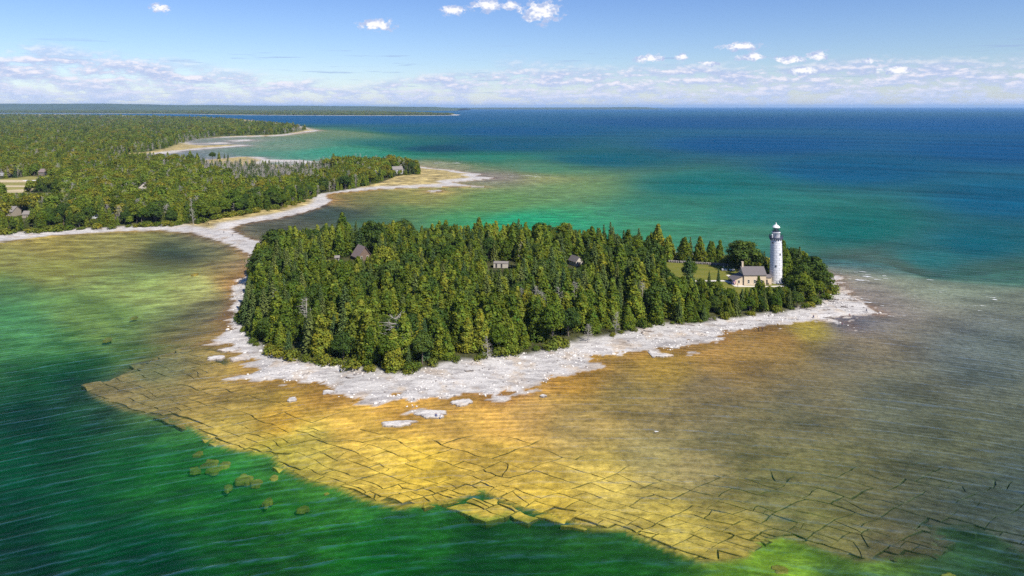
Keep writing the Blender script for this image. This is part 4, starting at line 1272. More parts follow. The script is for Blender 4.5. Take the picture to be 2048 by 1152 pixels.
def island_trees():
    rnd = random.Random(21)
    trees = []
    # hand-placed trees one can pick out
    keep_off = []
    for (kind, u, v, h, wide, lab) in [
        ('broad', 1486, 541, 15.5, 1.45, 'large round dark tree behind the keeper house roof'),
        ('broad', 1513, 540, 10.0, .9, 'lighter leafy tree between the big round tree and the lighthouse'),
        ('spruce', 1530, 550, 11.5, 1.0, 'spruce just left of the lighthouse tower behind the house roof'),
        ('cedar', 1573, 566, 15.0, .95, 'tall narrow cedar hugging the right side of the lighthouse'),
        ('spruce', 1598, 556, 15.5, 1.15, 'tall dark spruce right of the lighthouse against the lake'),
        ('broad', 1627, 572, 15.0, 1.15, 'tallest round leafy tree on the lighthouse point'),
        ('broad', 1648, 583, 11.5, 1.0, 'leafy tree at the eastern tip hanging over the white rocks'),
        ('broad', 1606, 596, 11.5, 1.0, 'leafy tree low on the point right of the tower'),
        ('spruce', 1418, 568, 6.0, 1.1, 'small pointed spruce standing alone on the lawn'),
        ('spruce', 1437, 571, 7.5, 1.0, 'small spruce on the lawn nearest the keeper house'),
        ('broad', 1379, 564, 10.5, .95, 'grey-green tree at the western end of the lawn'),
        ('cedar', 1516, 596, 9.4, 1.0, 'pointed cedar in front of the keeper house wall'),
        ('cedar', 1524, 600, 8.6, 1.1, 'cedar beside the pointed one in front of the keeper house'),
        ('dead', 614, 664, 12.5, 1.0, 'silver dead tree among the cedars of the western wood'),
        ('dead', 553, 642, 12.5, .8, 'thin grey dead spruce near the western edge of the island'),
        ('dead', 795, 712, 13.5, 1.5, 'broad bare dead tree in the front of the wood'),
        ('dead', 1068, 642, 13.0, .8, 'grey dead spire in the middle of the eastern wood'),
        ('dead', 1082, 648, 13.0, .8, 'grey dead spire right of its twin in the eastern wood'),
        ('dead', 1148, 634, 13.5, .8, 'pale dead spire behind the bright eastern cedars'),
        ('dead', 1120, 640, 12.5, .7, 'pale dead spire among the eastern spruces'),
        ('dead', 1285, 624, 12.0, .7, 'dead spire near the eastern front row'),
        ('dead', 1042, 640, 12.0, .7, 'dead spire west of the pair of grey spires'),
        ('dead', 975, 712, 7.0, .9, 'bare white-stemmed dead tree above the middle beach'),
        ('dead', 1231, 662, 8.0, .8, 'bare white-stemmed dead tree above the pale beach'),
        ('dead', 1176, 676, 6.0, 1.3, 'low bare thicket tree at the edge of the pale beach'),
        ('dead', 1118, 540, 11.0, .7, 'dead birch near the back of the island wood'),
        ('dead', 1045, 528, 11.0, .8, 'pale dead birch behind the white-walled shed'),
        ('dead', 520, 512, 9.0, .9, 'grey dead tree where the causeway meets the island')]:
        x, y = at(u, v, 2.2)
        plant(kind, x, y, h, lab, None if kind != 'dead' else 'dead trees on the island', wide, False if u in (1486, 1627) else None)
        keep_off.append((x, y, 2.6 if kind != 'dead' else 2.2))
    for (u, v, r_) in [(1510, 562, 11), (1553, 562, 5.5), (718, 521, 8.5), (1003, 531, 8.5), (1156, 529, 7.0), (672, 521, 4.0)]:
        x, y = at(u, v, 2.4)
        keep_off.append((x, y, r_))
    X, Y = scatter(IFOR, 5.7, 31, .3)
    lawn = sdf(X, Y, LAWN)
    fi = sdf(X, Y, IFOR)
    n1, n2 = fbm(X, Y, 34, 3), fbm(X + 300, Y, 26, 3)
    dd = T['d']
    for i in range(len(X)):
        x, y = X[i], Y[i]
        u, v = pix(x, y, 2)
        if lawn[i] > -1.5 and not (v > 586 and lawn[i] < 1.0):
            continue
        if any((x - a) ** 2 + (y - b) ** 2 < c * c for a, b, c in keep_off):
            continue
        h = rnd.gauss(12.8, 2.2) * (1 + .10 * n1[i])
        if fi[i] < 5:
            h *= rnd.uniform(.66, .95)
        if u > 1385 and v > 580:
            h = min(h, rnd.uniform(6.5, 9.5))
        if v < 506 and u > 1150:
            h = min(h, rnd.uniform(10, 12.5))
        if 1454 < u < 1560 and v < 560:
            h = min(h, 5.0)
        h = fit_height(x, y, h)
        if h < 2.6 or (1440 < u < 1454 and v < 530):
            continue
        pb = .11 + (.34 if u > 1560 else 0) + (.18 if (v < 505 and n2[i] > .1) else 0) + (.15 if fi[i] < 5 and n2[i] > 0 else 0)
        ps = .13 + (.34 if n1[i] > .2 else 0)
        q = rnd.random()
        kind = 'broad' if q < pb else ('spruce' if q < pb + ps else 'cedar')
        if u > 1560: zn = 'tip'
        elif u > 1385 and v > 580: zn = 'fl'
        elif fi[i] < 6.5 and v > 640: zn = 'fw' if u < 720 else ('fm' if u < 1010 else 'fe')
        elif fi[i] < 6.5 and u < 560: zn = 'ww'
        elif v < 506: zn = 'bk'
        else: zn = 'iw' if u < 780 else ('im' if u < 1100 else 'ie')
        trees.append([kind, x, y, h, zn, v, fi[i]])
    # bushy young growth closing the belt below the house
    X2, Y2 = scatter(IFOR, 3.7, 32, .2)
    l2, f2 = sdf(X2, Y2, LAWN), sdf(X2, Y2, IFOR)
    for x, y, l_, f_ in zip(X2, Y2, l2, f2):
        u, v = pix(x, y, 2)
        if not (1375 < u < 1600 and v > 584) or l_ > 0:
            continue
        h = fit_height(x, y, rnd.uniform(3.6, 7.0), 2.0)
        if h > 2.4:
            trees.append(['broad' if rnd.random() < .6 else 'cedar', x, y, h, 'fl', v, f_])
    # largest in the picture stand as individuals; the remainder of a kind beyond the first few hundred is a thicket
    trees.sort(key=lambda t: -(t[3] / t[2]) * (1.6 if t[6] < 9 else 1))
    count, rest = {}, []
    best = {}
    for t in trees:
        k = (t[0], t[4])
        if k not in best or t[3] > best[k][3]:
            best[k] = t
    for t in trees:
        kind, x, y, h, zn = t[:5]
        count[kind] = count.get(kind, 0) + 1
        if count[kind] > {'cedar': 250, 'spruce': 190, 'broad': 200}[kind]:
            rest.append(t)
            continue
        size = 'tall ' if h > 14.2 else ('low ' if h < 10.8 else '')
        where = ZONE[zn]
        if zn[0] == 'i':
            fr_ = (t[2] - 205) / 85
            where = ('toward the front' if fr_ < .30 else ('halfway back' if fr_ < .62 else 'toward the back')) + ' in the ' + {'w': 'western', 'm': 'middle', 'e': 'eastern'}[zn[1]] + ' island wood'
        lab = size + LOOK[kind] + ' ' + where
        grp = size + LOOK[kind] + 's ' + where
        if best[(kind, zn)] is t:
            lab = 'tallest ' + LOOK[kind] + ' ' + ZONE[zn]
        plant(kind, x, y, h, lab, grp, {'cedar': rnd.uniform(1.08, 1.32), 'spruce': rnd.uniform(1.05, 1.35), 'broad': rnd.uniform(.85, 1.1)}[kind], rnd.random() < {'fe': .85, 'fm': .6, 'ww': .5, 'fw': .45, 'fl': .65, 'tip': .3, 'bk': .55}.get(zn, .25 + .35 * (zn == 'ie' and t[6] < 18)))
    # shrubs fringing the wood
    nS = 0
    per = []
    for i in range(len(IFOR)):
        a, b = IFOR[i], IFOR[(i + 1) % len(IFOR)]
        L = np.linalg.norm(b - a)
        for k in range(max(1, int(L / 3.6))):
            per.append(a + (b - a) * (k + rnd.random()) / max(1, int(L / 3.6)))
    ctr = IFOR.mean(0)
    for p in per:
        u, v = pix(p[0], p[1], 2)
        if v < 600 and not (u > 1600):
            continue
        out = (p - ctr) / np.linalg.norm(p - ctr)
        q = p + out * rnd.uniform(-.5, 1.8)
        sz = rnd.uniform(.8, 2.6)
        if rnd.random() < .72:
            z5 = 'western' if u < 720 else ('middle' if u < 1100 else ('pale eastern' if u < 1400 else 'lighthouse end of the'))
            plant('shrub', q[0], q[1], sz, f'low green shrub at the forest edge above the {z5} beach', f'shrubs above the {z5} beach', rnd.uniform(.9, 1.5))
    for (u, v, s) in [(643, 722, 1.5), (815, 742, 1.2), (735, 737, 1.3), (608, 717, 1.6), (1130, 690, 1.3)]:
        x, y = at(u, v, 1.7)
        plant('shrub', x, y, s, {643: 'bright yellow-green shrub low at the forest edge above the western rocks'}.get(u, 'bushy shrub standing out on the stones just below the wood'), 'shrubs out on the stones', 1.3)
    for k, u in enumerate((1458, 1466, 1474, 1500, 1508, 1520, 1529, 1536)):
        x, y = at(u, 529.5 + (k % 3), 2.2)
        plant('shrub', x, y, rnd.uniform(2.6, 4.2), 'tall bushy shrub on the back shore behind the keeper house', 'shrubs behind the keeper house', 1.3)
    return rest


def proto(kind, seed, mat=None):
    c, t, H = {'cedar': make_cedar, 'spruce': make_spruce, 'broad': make_broad}[kind](seed, .55, *([mat] if mat else [])) if kind != 'dead' else make_dead(seed)
    bm = bmesh.new()
    bm.from_mesh(c)
    nf = len(bm.faces)
    bm.from_mesh(t)
    bm.faces.ensure_lookup_table()
    for f in bm.faces[nf:]:
        f.material_index = 1
    me = bpy.data.meshes.new(kind + '_stand')
    bm.to_mesh(me)
    bm.free()
    me.materials.append(c.materials[0]); me.materials.append(t.materials[0])
    return bpy.data.objects.new(kind + '_stand', me), H


def mass(name, pts, protos, label, cat=None):
    """pts: x, y, z, height, width factor, prototype index -> one object that repeats the prototypes"""
    pts = np.array(pts, float)
    me = bpy.data.meshes.new(name)
    me.vertices.add(len(pts))
    me.vertices.foreach_set('co', pts[:, :3].astype(np.float32).ravel())
    Hs = np.array([h for _, h in protos])
    idx = pts[:, 5].astype(int)
    s = pts[:, 3] / Hs[idx]
    a = me.attributes.new('size', 'FLOAT_VECTOR', 'POINT')
    a.data.foreach_set('vector', np.stack([s * pts[:, 4], s * pts[:, 4], s], 1).astype(np.float32).ravel())
    a = me.attributes.new('turn', 'FLOAT', 'POINT')
    a.data.foreach_set('value', RNG.uniform(0, 6.283, len(pts)).astype(np.float32))
    a = me.attributes.new('which', 'INT', 'POINT')
    a.data.foreach_set('value', idx.astype(np.int32))
    o = link(bpy.data.objects.new(name, me))
    ng = bpy.data.node_groups.new(name + '_nodes', 'GeometryNodeTree')
    ng.interface.new_socket('Geometry', in_out='INPUT', socket_type='NodeSocketGeometry')
    ng.interface.new_socket('Geometry', in_out='OUTPUT', socket_type='NodeSocketGeometry')
    N, Lk = ng.nodes, ng.links
    gi, go, jn = N.new('NodeGroupInput'), N.new('NodeGroupOutput'), N.new('GeometryNodeJoinGeometry')

    def named(nm, typ):
        q = N.new('GeometryNodeInputNamedAttribute')
        q.data_type = typ
        q.inputs[0].default_value = nm
        return q.outputs[0]
    sz, tn, wh = named('size', 'FLOAT_VECTOR'), named('turn', 'FLOAT'), named('which', 'INT')
    cx = N.new('ShaderNodeCombineXYZ')
    Lk.new(tn, cx.inputs[2])
    for k, (po, _) in enumerate(protos):
        oi = N.new('GeometryNodeObjectInfo')
        oi.inputs[0].default_value = po
        oi.inputs['As Instance'].default_value = True
        eq = N.new('FunctionNodeCompare')
        eq.data_type, eq.operation = 'INT', 'EQUAL'
        Lk.new(wh, eq.inputs[2]); eq.inputs[3].default_value = k
        ip = N.new('GeometryNodeInstanceOnPoints')
        Lk.new(gi.outputs[0], ip.inputs['Points']); Lk.new(eq.outputs[0], ip.inputs['Selection'])
        Lk.new(oi.outputs['Geometry'], ip.inputs['Instance']); Lk.new(cx.outputs[0], ip.inputs['Rotation']); Lk.new(sz, ip.inputs['Scale'])
        Lk.new(ip.outputs[0], jn.inputs[0])
    Lk.new(jn.outputs[0], go.inputs[0])
    md = o.modifiers.new('repeat', 'NODES')
    md.node_group = ng
    tag(o, label, cat, kind='stuff')
    return o


PROTO = [proto('cedar', 601, 'mixed'), proto('cedar', 602, 'cedar'), proto('spruce', 603), proto('broad', 604, 'mixed'), proto('broad', 605, 'shrub'), proto('dead', 606), proto('dead', 607), proto('spruce', 608)]
REST = island_trees()
if REST:
    KI = {'cedar': (0, 1), 'spruce': (2, 7), 'broad': (3, 4)}
    mass('island_thicket', [(t[1], t[2], zat(t[1], t[2]), t[3], 1.05, random.choice(KI[t[0]])) for t in REST], PROTO, 'thicket of trees filling the far side of the island wood', 'thicket')


def mainland_trees():
    rr = np.random.default_rng(77)
    rnd = random.Random(78)
    pts = []
    y = 440.0
    lo = MFOR.min(0)
    while y < 6800:
        st = max(5.4, .0088 * y)
        xs = np.arange(-0.95 * y - 40, .2 * y, st)
        if len(xs):
            X = xs + rr.uniform(-.45, .45, len(xs)) * st
            Y = y + rr.uniform(-.45, .45, len(xs)) * st
            pts.append(np.stack([X, Y], 1))
        y += st * .9 if y < 1200 else st * 1.3
    P = np.concatenate(pts)
    f = sdf(P[:, 0], P[:, 1], MFOR) + fbm(P[:, 0], P[:, 1], 25, 3) * .004 * P[:, 1]
    ok = f > 0
    for cp in CLEAR:
        ok &= sdf(P[:, 0], P[:, 1], cp) < 0
    P, f = P[ok], f[ok]
    dz = sdf(P[:, 0], P[:, 1], DEADZ) + 26 * fbm(P[:, 0], P[:, 1], 40, 3)
    nn = fbm(P[:, 0], P[:, 1], 45, 3)
    n2 = fbm(P[:, 0] + 500, P[:, 1], 120, 3)
    off = [(*at(u, v, 2.5), r_) for u, v, r_ in [(797, 345, 13), (82, 353, 12), (288, 385, 11), (14, 432, 12), (48, 437, 8), (192, 435, 8), (228, 428, 7), (412, 441, 9), (2, 350, 9)]]
    stand, indiv = [], []
    for i in range(len(P)):
        x, y = P[i]
        if any((x - a) ** 2 + (y - b) ** 2 < c * c for a, b, c in off):
            continue
        u, v = pix(x, y, 2.5)
        big = 1 + .35 * np.clip((y - 1200) / 3000, 0, 1)
        h = rnd.gauss(12.5, 1.8) * big
        q = rnd.random()
        if dz[i] > 0:
            kind = 'dead' if q < .55 else ('spruce' if q < .92 else 'cedar')
            h *= .82
        elif f[i] < 14 + .012 * y and y > 900 and q < .35:
            kind = 'dead'
        else:
            pd = .13 if y < 1100 else .05
            pb = .40 + .3 * nn[i]
            kind = 'dead' if q < pd else ('broad' if q < pd + pb else ('spruce' if q < pd + pb + .14 else 'cedar'))
        for (u0, u1, lim) in MOPEN:
            if u0 < u < u1 and v > lim:
                h = min(h, CAM_H - 2.5 - (lim - V0) * y / FPX)
        if h < 2.5:
            continue
        if f[i] < 6:
            h *= rnd.uniform(.6, .95)
        row = (kind, x, y, h, f[i], u, v)
        (indiv if (v > 372 and f[i] < 22 and u < 660) or (v > 345 and f[i] < 16 and 620 < u < 860) else stand).append(row)
    indiv.sort(key=lambda r_: -r_[3] / r_[2] * (1.5 if r_[4] < 10 else 1))
    lim = {'cedar': 48, 'spruce': 40, 'broad': 95, 'dead': 26}
    cnt = {}
    LK = {'cedar': 'dense green cedar', 'spruce': 'dark pointed spruce', 'broad': 'round-crowned leafy tree', 'dead': 'grey bare dead tree'}
    for r_ in indiv:
        kind, x, y, h, ff, u, v = r_
        cnt[kind] = cnt.get(kind, 0) + 1
        if cnt[kind] > lim[kind]:
            stand.append(r_)
            continue
        zn = 'behind the mainland beach at the western edge' if u < 150 else ('behind the curving mainland beach' if u < 400 else ('behind the grassy shore east of the causeway' if u < 625 else 'on the low peninsula beyond the channel'))
        plant(kind, x, y, h, LK[kind] + ' ' + zn, LK[kind] + 's ' + zn, {'cedar': 1.2, 'spruce': 1.1, 'broad': rnd.uniform(.9, 1.15), 'dead': .9}[kind])
    KI = {'cedar': (0, 0, 1), 'spruce': (2, 7), 'broad': (3, 4), 'dead': (5, 6)}
    def rows(sel):
        return [(r_[1], r_[2], zat(r_[1], r_[2]) - .2, r_[3], (1.15 if r_[0] in ('cedar', 'spruce') else 1.0) * (1 + .6 * min(1, max(0, (r_[2] - 900) / 2500))), rnd.choice(KI[r_[0]])) for r_ in sel]
    near = [r_ for r_ in stand if r_[2] < 1130 and r_[0] != 'dead']
    dead = [r_ for r_ in stand if r_[2] < 1130 and r_[0] == 'dead']
    far = [r_ for r_ in stand if r_[2] >= 1130]
    mass('mainland_forest', rows(near), PROTO, 'mixed green forest covering the mainland behind the beach', 'forest')
    mass('dead_forest', rows(dead), PROTO, 'grey bare dead trees massed in the wet ground by the lagoon', 'dead forest')
    mass('headland_forest', rows(far), PROTO, 'yellow-green forest covering the long low headland', 'forest')
    # lone trees on the sandbar and the meadow
    for (kind, u, v, h, w_, lab) in [('cedar', 836, 349, 12, 1.0, 'lone dark cedar on the meadow at the peninsula tip'), ('spruce', 812, 350, 10.5, 1.0, 'dark spruce beside the white peninsula house'), ('broad', 425, 318, 12, 1.2, 'tan leafy tree in the clump on the lagoon sandbar'),
                                     ('cedar', 438, 317, 11, 1.0, 'cedar in the clump on the lagoon sandbar'), ('spruce', 449, 316, 8, 1.2, 'small spruce on the lagoon sandbar'), ('spruce', 456, 316, 9, 1.0, 'small spruce at the right end of the lagoon sandbar'),
                                     ('dead', 387, 447, 19, .45, 'tall leaning bare pole-like dead trunk behind the causeway beach'), ('dead', 42, 352, 15, .6, 'pale dead trunk at the edge of the clearing'), ('dead', 130, 448, 15, .55, 'silvery dead spruce behind the western mainland beach'), ('broad', 690, 357, 7, 1.0, 'low leafy tree on the shore of the peninsula')]:
        x, y = at(u, v, 2.5)
        r_ = plant(kind, x, y, h, lab, None, w_)
        if u == 387:
            r_.rotation_euler = (R(2), R(-6), 0)
    # shrub belt along the mainland beach
    for k in range(70):
        u = rnd.uniform(0, 640)
        vv = np.interp(u, [0, 60, 130, 200, 300, 395, 432, 500, 570, 606, 640], [466, 463, 457, 454, 449, 447, 437, 426, 414, 404, 386])
        x, y = at(u, vv + rnd.uniform(-.8, .6), 2)
        zz = 'curving mainland beach' if u < 395 else 'grassy shore east of the causeway'
        plant('shrub', x, y, rnd.uniform(1.2, 3.2), 'low bright shrub fringing the ' + zz, 'shrubs fringing the ' + zz, rnd.uniform(1.0, 1.6))


MOPEN = [(775, 818, 339), (70, 96, 350), (272, 300, 376), (0, 60, 431), (180, 202, 434), (220, 236, 425), (0, 120, 385), (-20, 10, 352)]
mainland_trees()

# ------------------------------------------------------------------ lawn, paths
def sheet(name, pts, z, mat, step=None):
    me = mesh_from(name, [(x, y, z) for x, y in pts], [tuple(range(len(pts)))], [mat])
    return tag(link(bpy.data.objects.new(name, me)), kind='structure')


def grass_mat():
    m_, t = new_mat('mown_grass')
    geo = t.n('ShaderNodeNewGeometry')
    P = geo.outputs['Position']
    n1 = t.noise(t.mapping(P, (.35, 1, 1), rot=(0, 0, R(10))), .22, 4, .6)
    n2 = t.noise(P, 2.4, 3, .7)
    c = t.mix(n1, (0.085, 0.125, 0.022), (0.24, 0.20, 0.048))
    c = t.mix(t.smooth(n2, .35, .7), t.mix(1.0, c, (.75, .8, .8), 'MULTIPLY'), c)
    d = t.n('ShaderNodeBsdfDiffuse')
    t.put(d.inputs[0], c)
    finish(t, d.outputs[0])
    return m_


M['grass'] = grass_mat()
inner = LAWN.mean(0) + (LAWN - LAWN.mean(0)) * .985
sheet('lawn', inner, 2.43, M['grass'])
px = lambda pts, z=2.4: [at(u, v, z) for u, v in pts]
sheet('paved_path', px([(1380, 561.2), (1420, 560.6), (1446, 560.5), (1454, 561), (1480, 569), (1489, 571.5), (1536, 572), (1568, 571), (1568, 574), (1478, 574), (1470, 573.6), (1462, 567.5), (1448, 563), (1380, 563.3)]), 2.445, M['paving'])
sheet('garden_path', px([(1452, 550.2), (1458, 549.6), (1462, 552), (1457, 553.4)]), 2.445, M['paving'])



# ------------------------------------------------------------------ buildings
def gable_house(name, loc, rz, W, D, He, Hr, wall, roof, openings, label, cat='house', over=.35, chimney=None, ridge='x', frame='trim'):
    """walls + two roof slopes + openings; local x along the front, y into depth; ridge along x or y"""
    g = empty(name, loc, rz)
    w = MB()
    if ridge == 'x':
        w.prism([(0, -.4), (D, -.4), (D, He), (D / 2, Hr), (0, He)], 'x', 0, W)
    else:
        w.prism([(0, -.4), (W, -.4), (W, He), (W / 2, Hr), (0, He)], 'y', 0, D)
    w.obj('wall', M[wall], g)
    rf = None
    half = (D if ridge == 'x' else W) / 2
    k = (Hr - He) / half
    th = .16
    for s in (0, 1):
        e = half + over
        a = [(-over, He - k * over), (half, Hr), (half, Hr + th), (-over, He - k * over + th)]
        if s:
            a = [(2 * half - p, q) for p, q in a][::-1]
        m_ = MB().prism([(p, q + .03) for p, q in a], 'x' if ridge == 'x' else 'y', -over, (W if ridge == 'x' else D) + over)
        o = m_.obj('roof', M[roof], g)
        rf = rf or o
    if chimney:
        cx, cy, cw, top = chimney
        ch = MB().box(cx - cw, cx + cw, cy - cw, cy + cw, Hr - 1.2, top)
        ch.box(cx - cw - .08, cx + cw + .08, cy - cw - .08, cy + cw + .08, top, top + .14)
        ch.obj('chimney', M['brick'], rf)
    for (face, a, z, ow, oh, kind) in openings:
        def place(m_, x0, x1, z0, z1, p0, p1):
            if face == 'f': m_.box(x0, x1, -p1, -p0, z0, z1)
            elif face == 'b': m_.box(x0, x1, D + p0, D + p1, z0, z1)
            elif face == 'l': m_.box(-p1, -p0, x0, x1, z0, z1)
            else: m_.box(W + p0, W + p1, x0, x1, z0, z1)
            return m_
        if kind == 'window':
            fr = MB()
            t = .10
            place(fr, a, a + ow, z, z + t, .0, .07); place(fr, a, a + ow, z + oh - t, z + oh, .0, .07)
            place(fr, a, a + t, z + t, z + oh - t, .0, .07); place(fr, a + ow - t, a + ow, z + t, z + oh - t, .0, .07)
            place(fr, a + t, a + ow - t, z + oh * .5 - .03, z + oh * .5 + .03, .0, .055)
            f_ = fr.obj('window', M[frame], g)
            place(MB(), a + t, a + ow - t, z + t, z + oh - t, .004, .03).obj('pane', M['pane'], f_)
            place(MB(), a - .08, a + ow + .08, z - .1, z - .004, .0, .14).obj('sill', M[frame], f_)
        else:
            d_ = place(MB(), a, a + ow, z, z + oh, .004, .06).obj('door', M['door'], g)
            place(MB(), a + ow * .8, a + ow * .8 + .08, z + oh * .48, z + oh * .48 + .08, .062, .12).obj('handle', M['dark_iron'], d_)
    tag(g, label, cat)
    return g


def keeper_house():
    x, y = at(1488, 571, 2.4)
    W, D, He, Hr = 9.8, 7.4, 4.75, 7.5
    g = gable_house('keeper_house', (x, y, 2.4), 0, W, D, He, Hr, 'brick', 'roof_grey',
                    [('f', 1.6, 1.0, .95, 1.6, 'window'), ('f', 4.3, 1.0, .95, 1.6, 'window'), ('f', 7.2, 1.0, .95, 1.6, 'window'), ('l', 2.3, 3.95, .8, 1.4, 'window'), ('l', 4.4, 3.95, .8, 1.4, 'window'), ('b', 2, 1, .95, 1.6, 'window')],
                    'cream brick keeper house with grey gable roof left of the lighthouse', 'house', chimney=(.55, D / 2, .38, 9.6))
    MB().box(-.04, W + .04, -.05, 0, He - .28, He - .02).obj('eaves_board', M['trim'], g)
    MB().box(-.12, 0, -.12, .12, 0, He - .3).obj('downpipe', M['door'], g)
    # lean-to with porch on the west side
    L = 4.0
    a = MB().prism([(-L, 0), (-.003, 0), (-.003, 4.1), (-L, 2.35)], 'y', .35, 4.6).obj('lean_to_wall', M['brick'], g)
    MB().prism([(-L - 1.0, 2.06), (-.01, 4.2), (-.01, 4.36), (-L - 1.0, 2.22)], 'y', .0, 6.9).obj('lean_to_roof', M['roof_grey'], g)
    wf = MB()
    wf.box(-2.6, -1.7, .28, .349, .9, 1.0).box(-2.6, -1.7, .28, .349, 2.2, 2.3).box(-2.6, -2.5, .28, .349, 1.0, 2.2).box(-1.8, -1.7, .28, .349, 1.0, 2.2)
    w_ = wf.obj('window', M['trim'], g)
    MB().box(-2.5, -1.8, .32, .345, 1.0, 2.2).obj('pane', M['pane'], w_)
    for yy in (.5, 2.6, 4.7, 6.6):
        MB().box(-L - .85, -L - .70, yy, yy + .14, 0, 2.18).obj('porch_post', M['blue_paint'], g)
    MB().box(-L - .06, -L - .003, 1.4, 2.5, 0, 2.1).obj('porch_door', M['blue_paint'], g)
    MB().box(-L - 1.0, -L, .3, 6.8, -.2, .12).obj('porch_floor', M['concrete'], g)
    # link to the tower
    MB().box(W + .003, W + 3.0, 1.4, 4.2, 0, 3.3).obj('passage_wall', M['brick'], g)
    MB().prism([(1.0, 3.25), (4.6, 3.25), (2.8, 4.3)], 'x', W + .05, W + 3.0).obj('passage_roof', M['roof_grey'], g)
    MB().box(W + .35, W + 1.25, 1.33, 1.395, 0, 2.3).obj('passage_door', M['door'], g)
    # flag on an angled staff at the porch corner
    fl = empty('flag', (x - L - .9, y + .1, 2.4))
    MB().tube([(0, 0, 1.7), (.05, -.9, 2.9)], [.03, .02], 6).obj('staff', M['trim'], fl)
    n, m_ = 13, 9
    V, F, C = [], [], []
    for j in range(m_ + 1):
        for i in range(n + 1):
            s, t_ = i / n, j / m_
            V.append((-.06 + s * 1.0 + .05 * math.sin(7 * t_), -.85 + .10 * math.sin(9 * s + 2 * t_) - s * .2, 2.85 - t_ * 1.7 - s * .45))
    for j in range(m_):
        for i in range(n):
            F.append((j * (n + 1) + i, j * (n + 1) + i + 1, (j + 1) * (n + 1) + i + 1, (j + 1) * (n + 1) + i))
    reds, white, blue = simple_mat('flag_red', (.5, .03, .05), .8), simple_mat('flag_white', (.75, .73, .75), .8), simple_mat('flag_blue', (.03, .04, .22), .8)
    me = mesh_from('flag_cloth', V, F, [reds, white, blue], True)
    for p_ in me.polygons:
        j, i = divmod(p_.index, n)
        p_.material_index = 2 if (i < 7 and j < 4) else i % 2
    link(bpy.data.objects.new('cloth', me), fl)
    tag(fl, 'striped red, white and blue flag hanging at the porch corner', 'flag')
    return x, y


HX, HY = keeper_house()


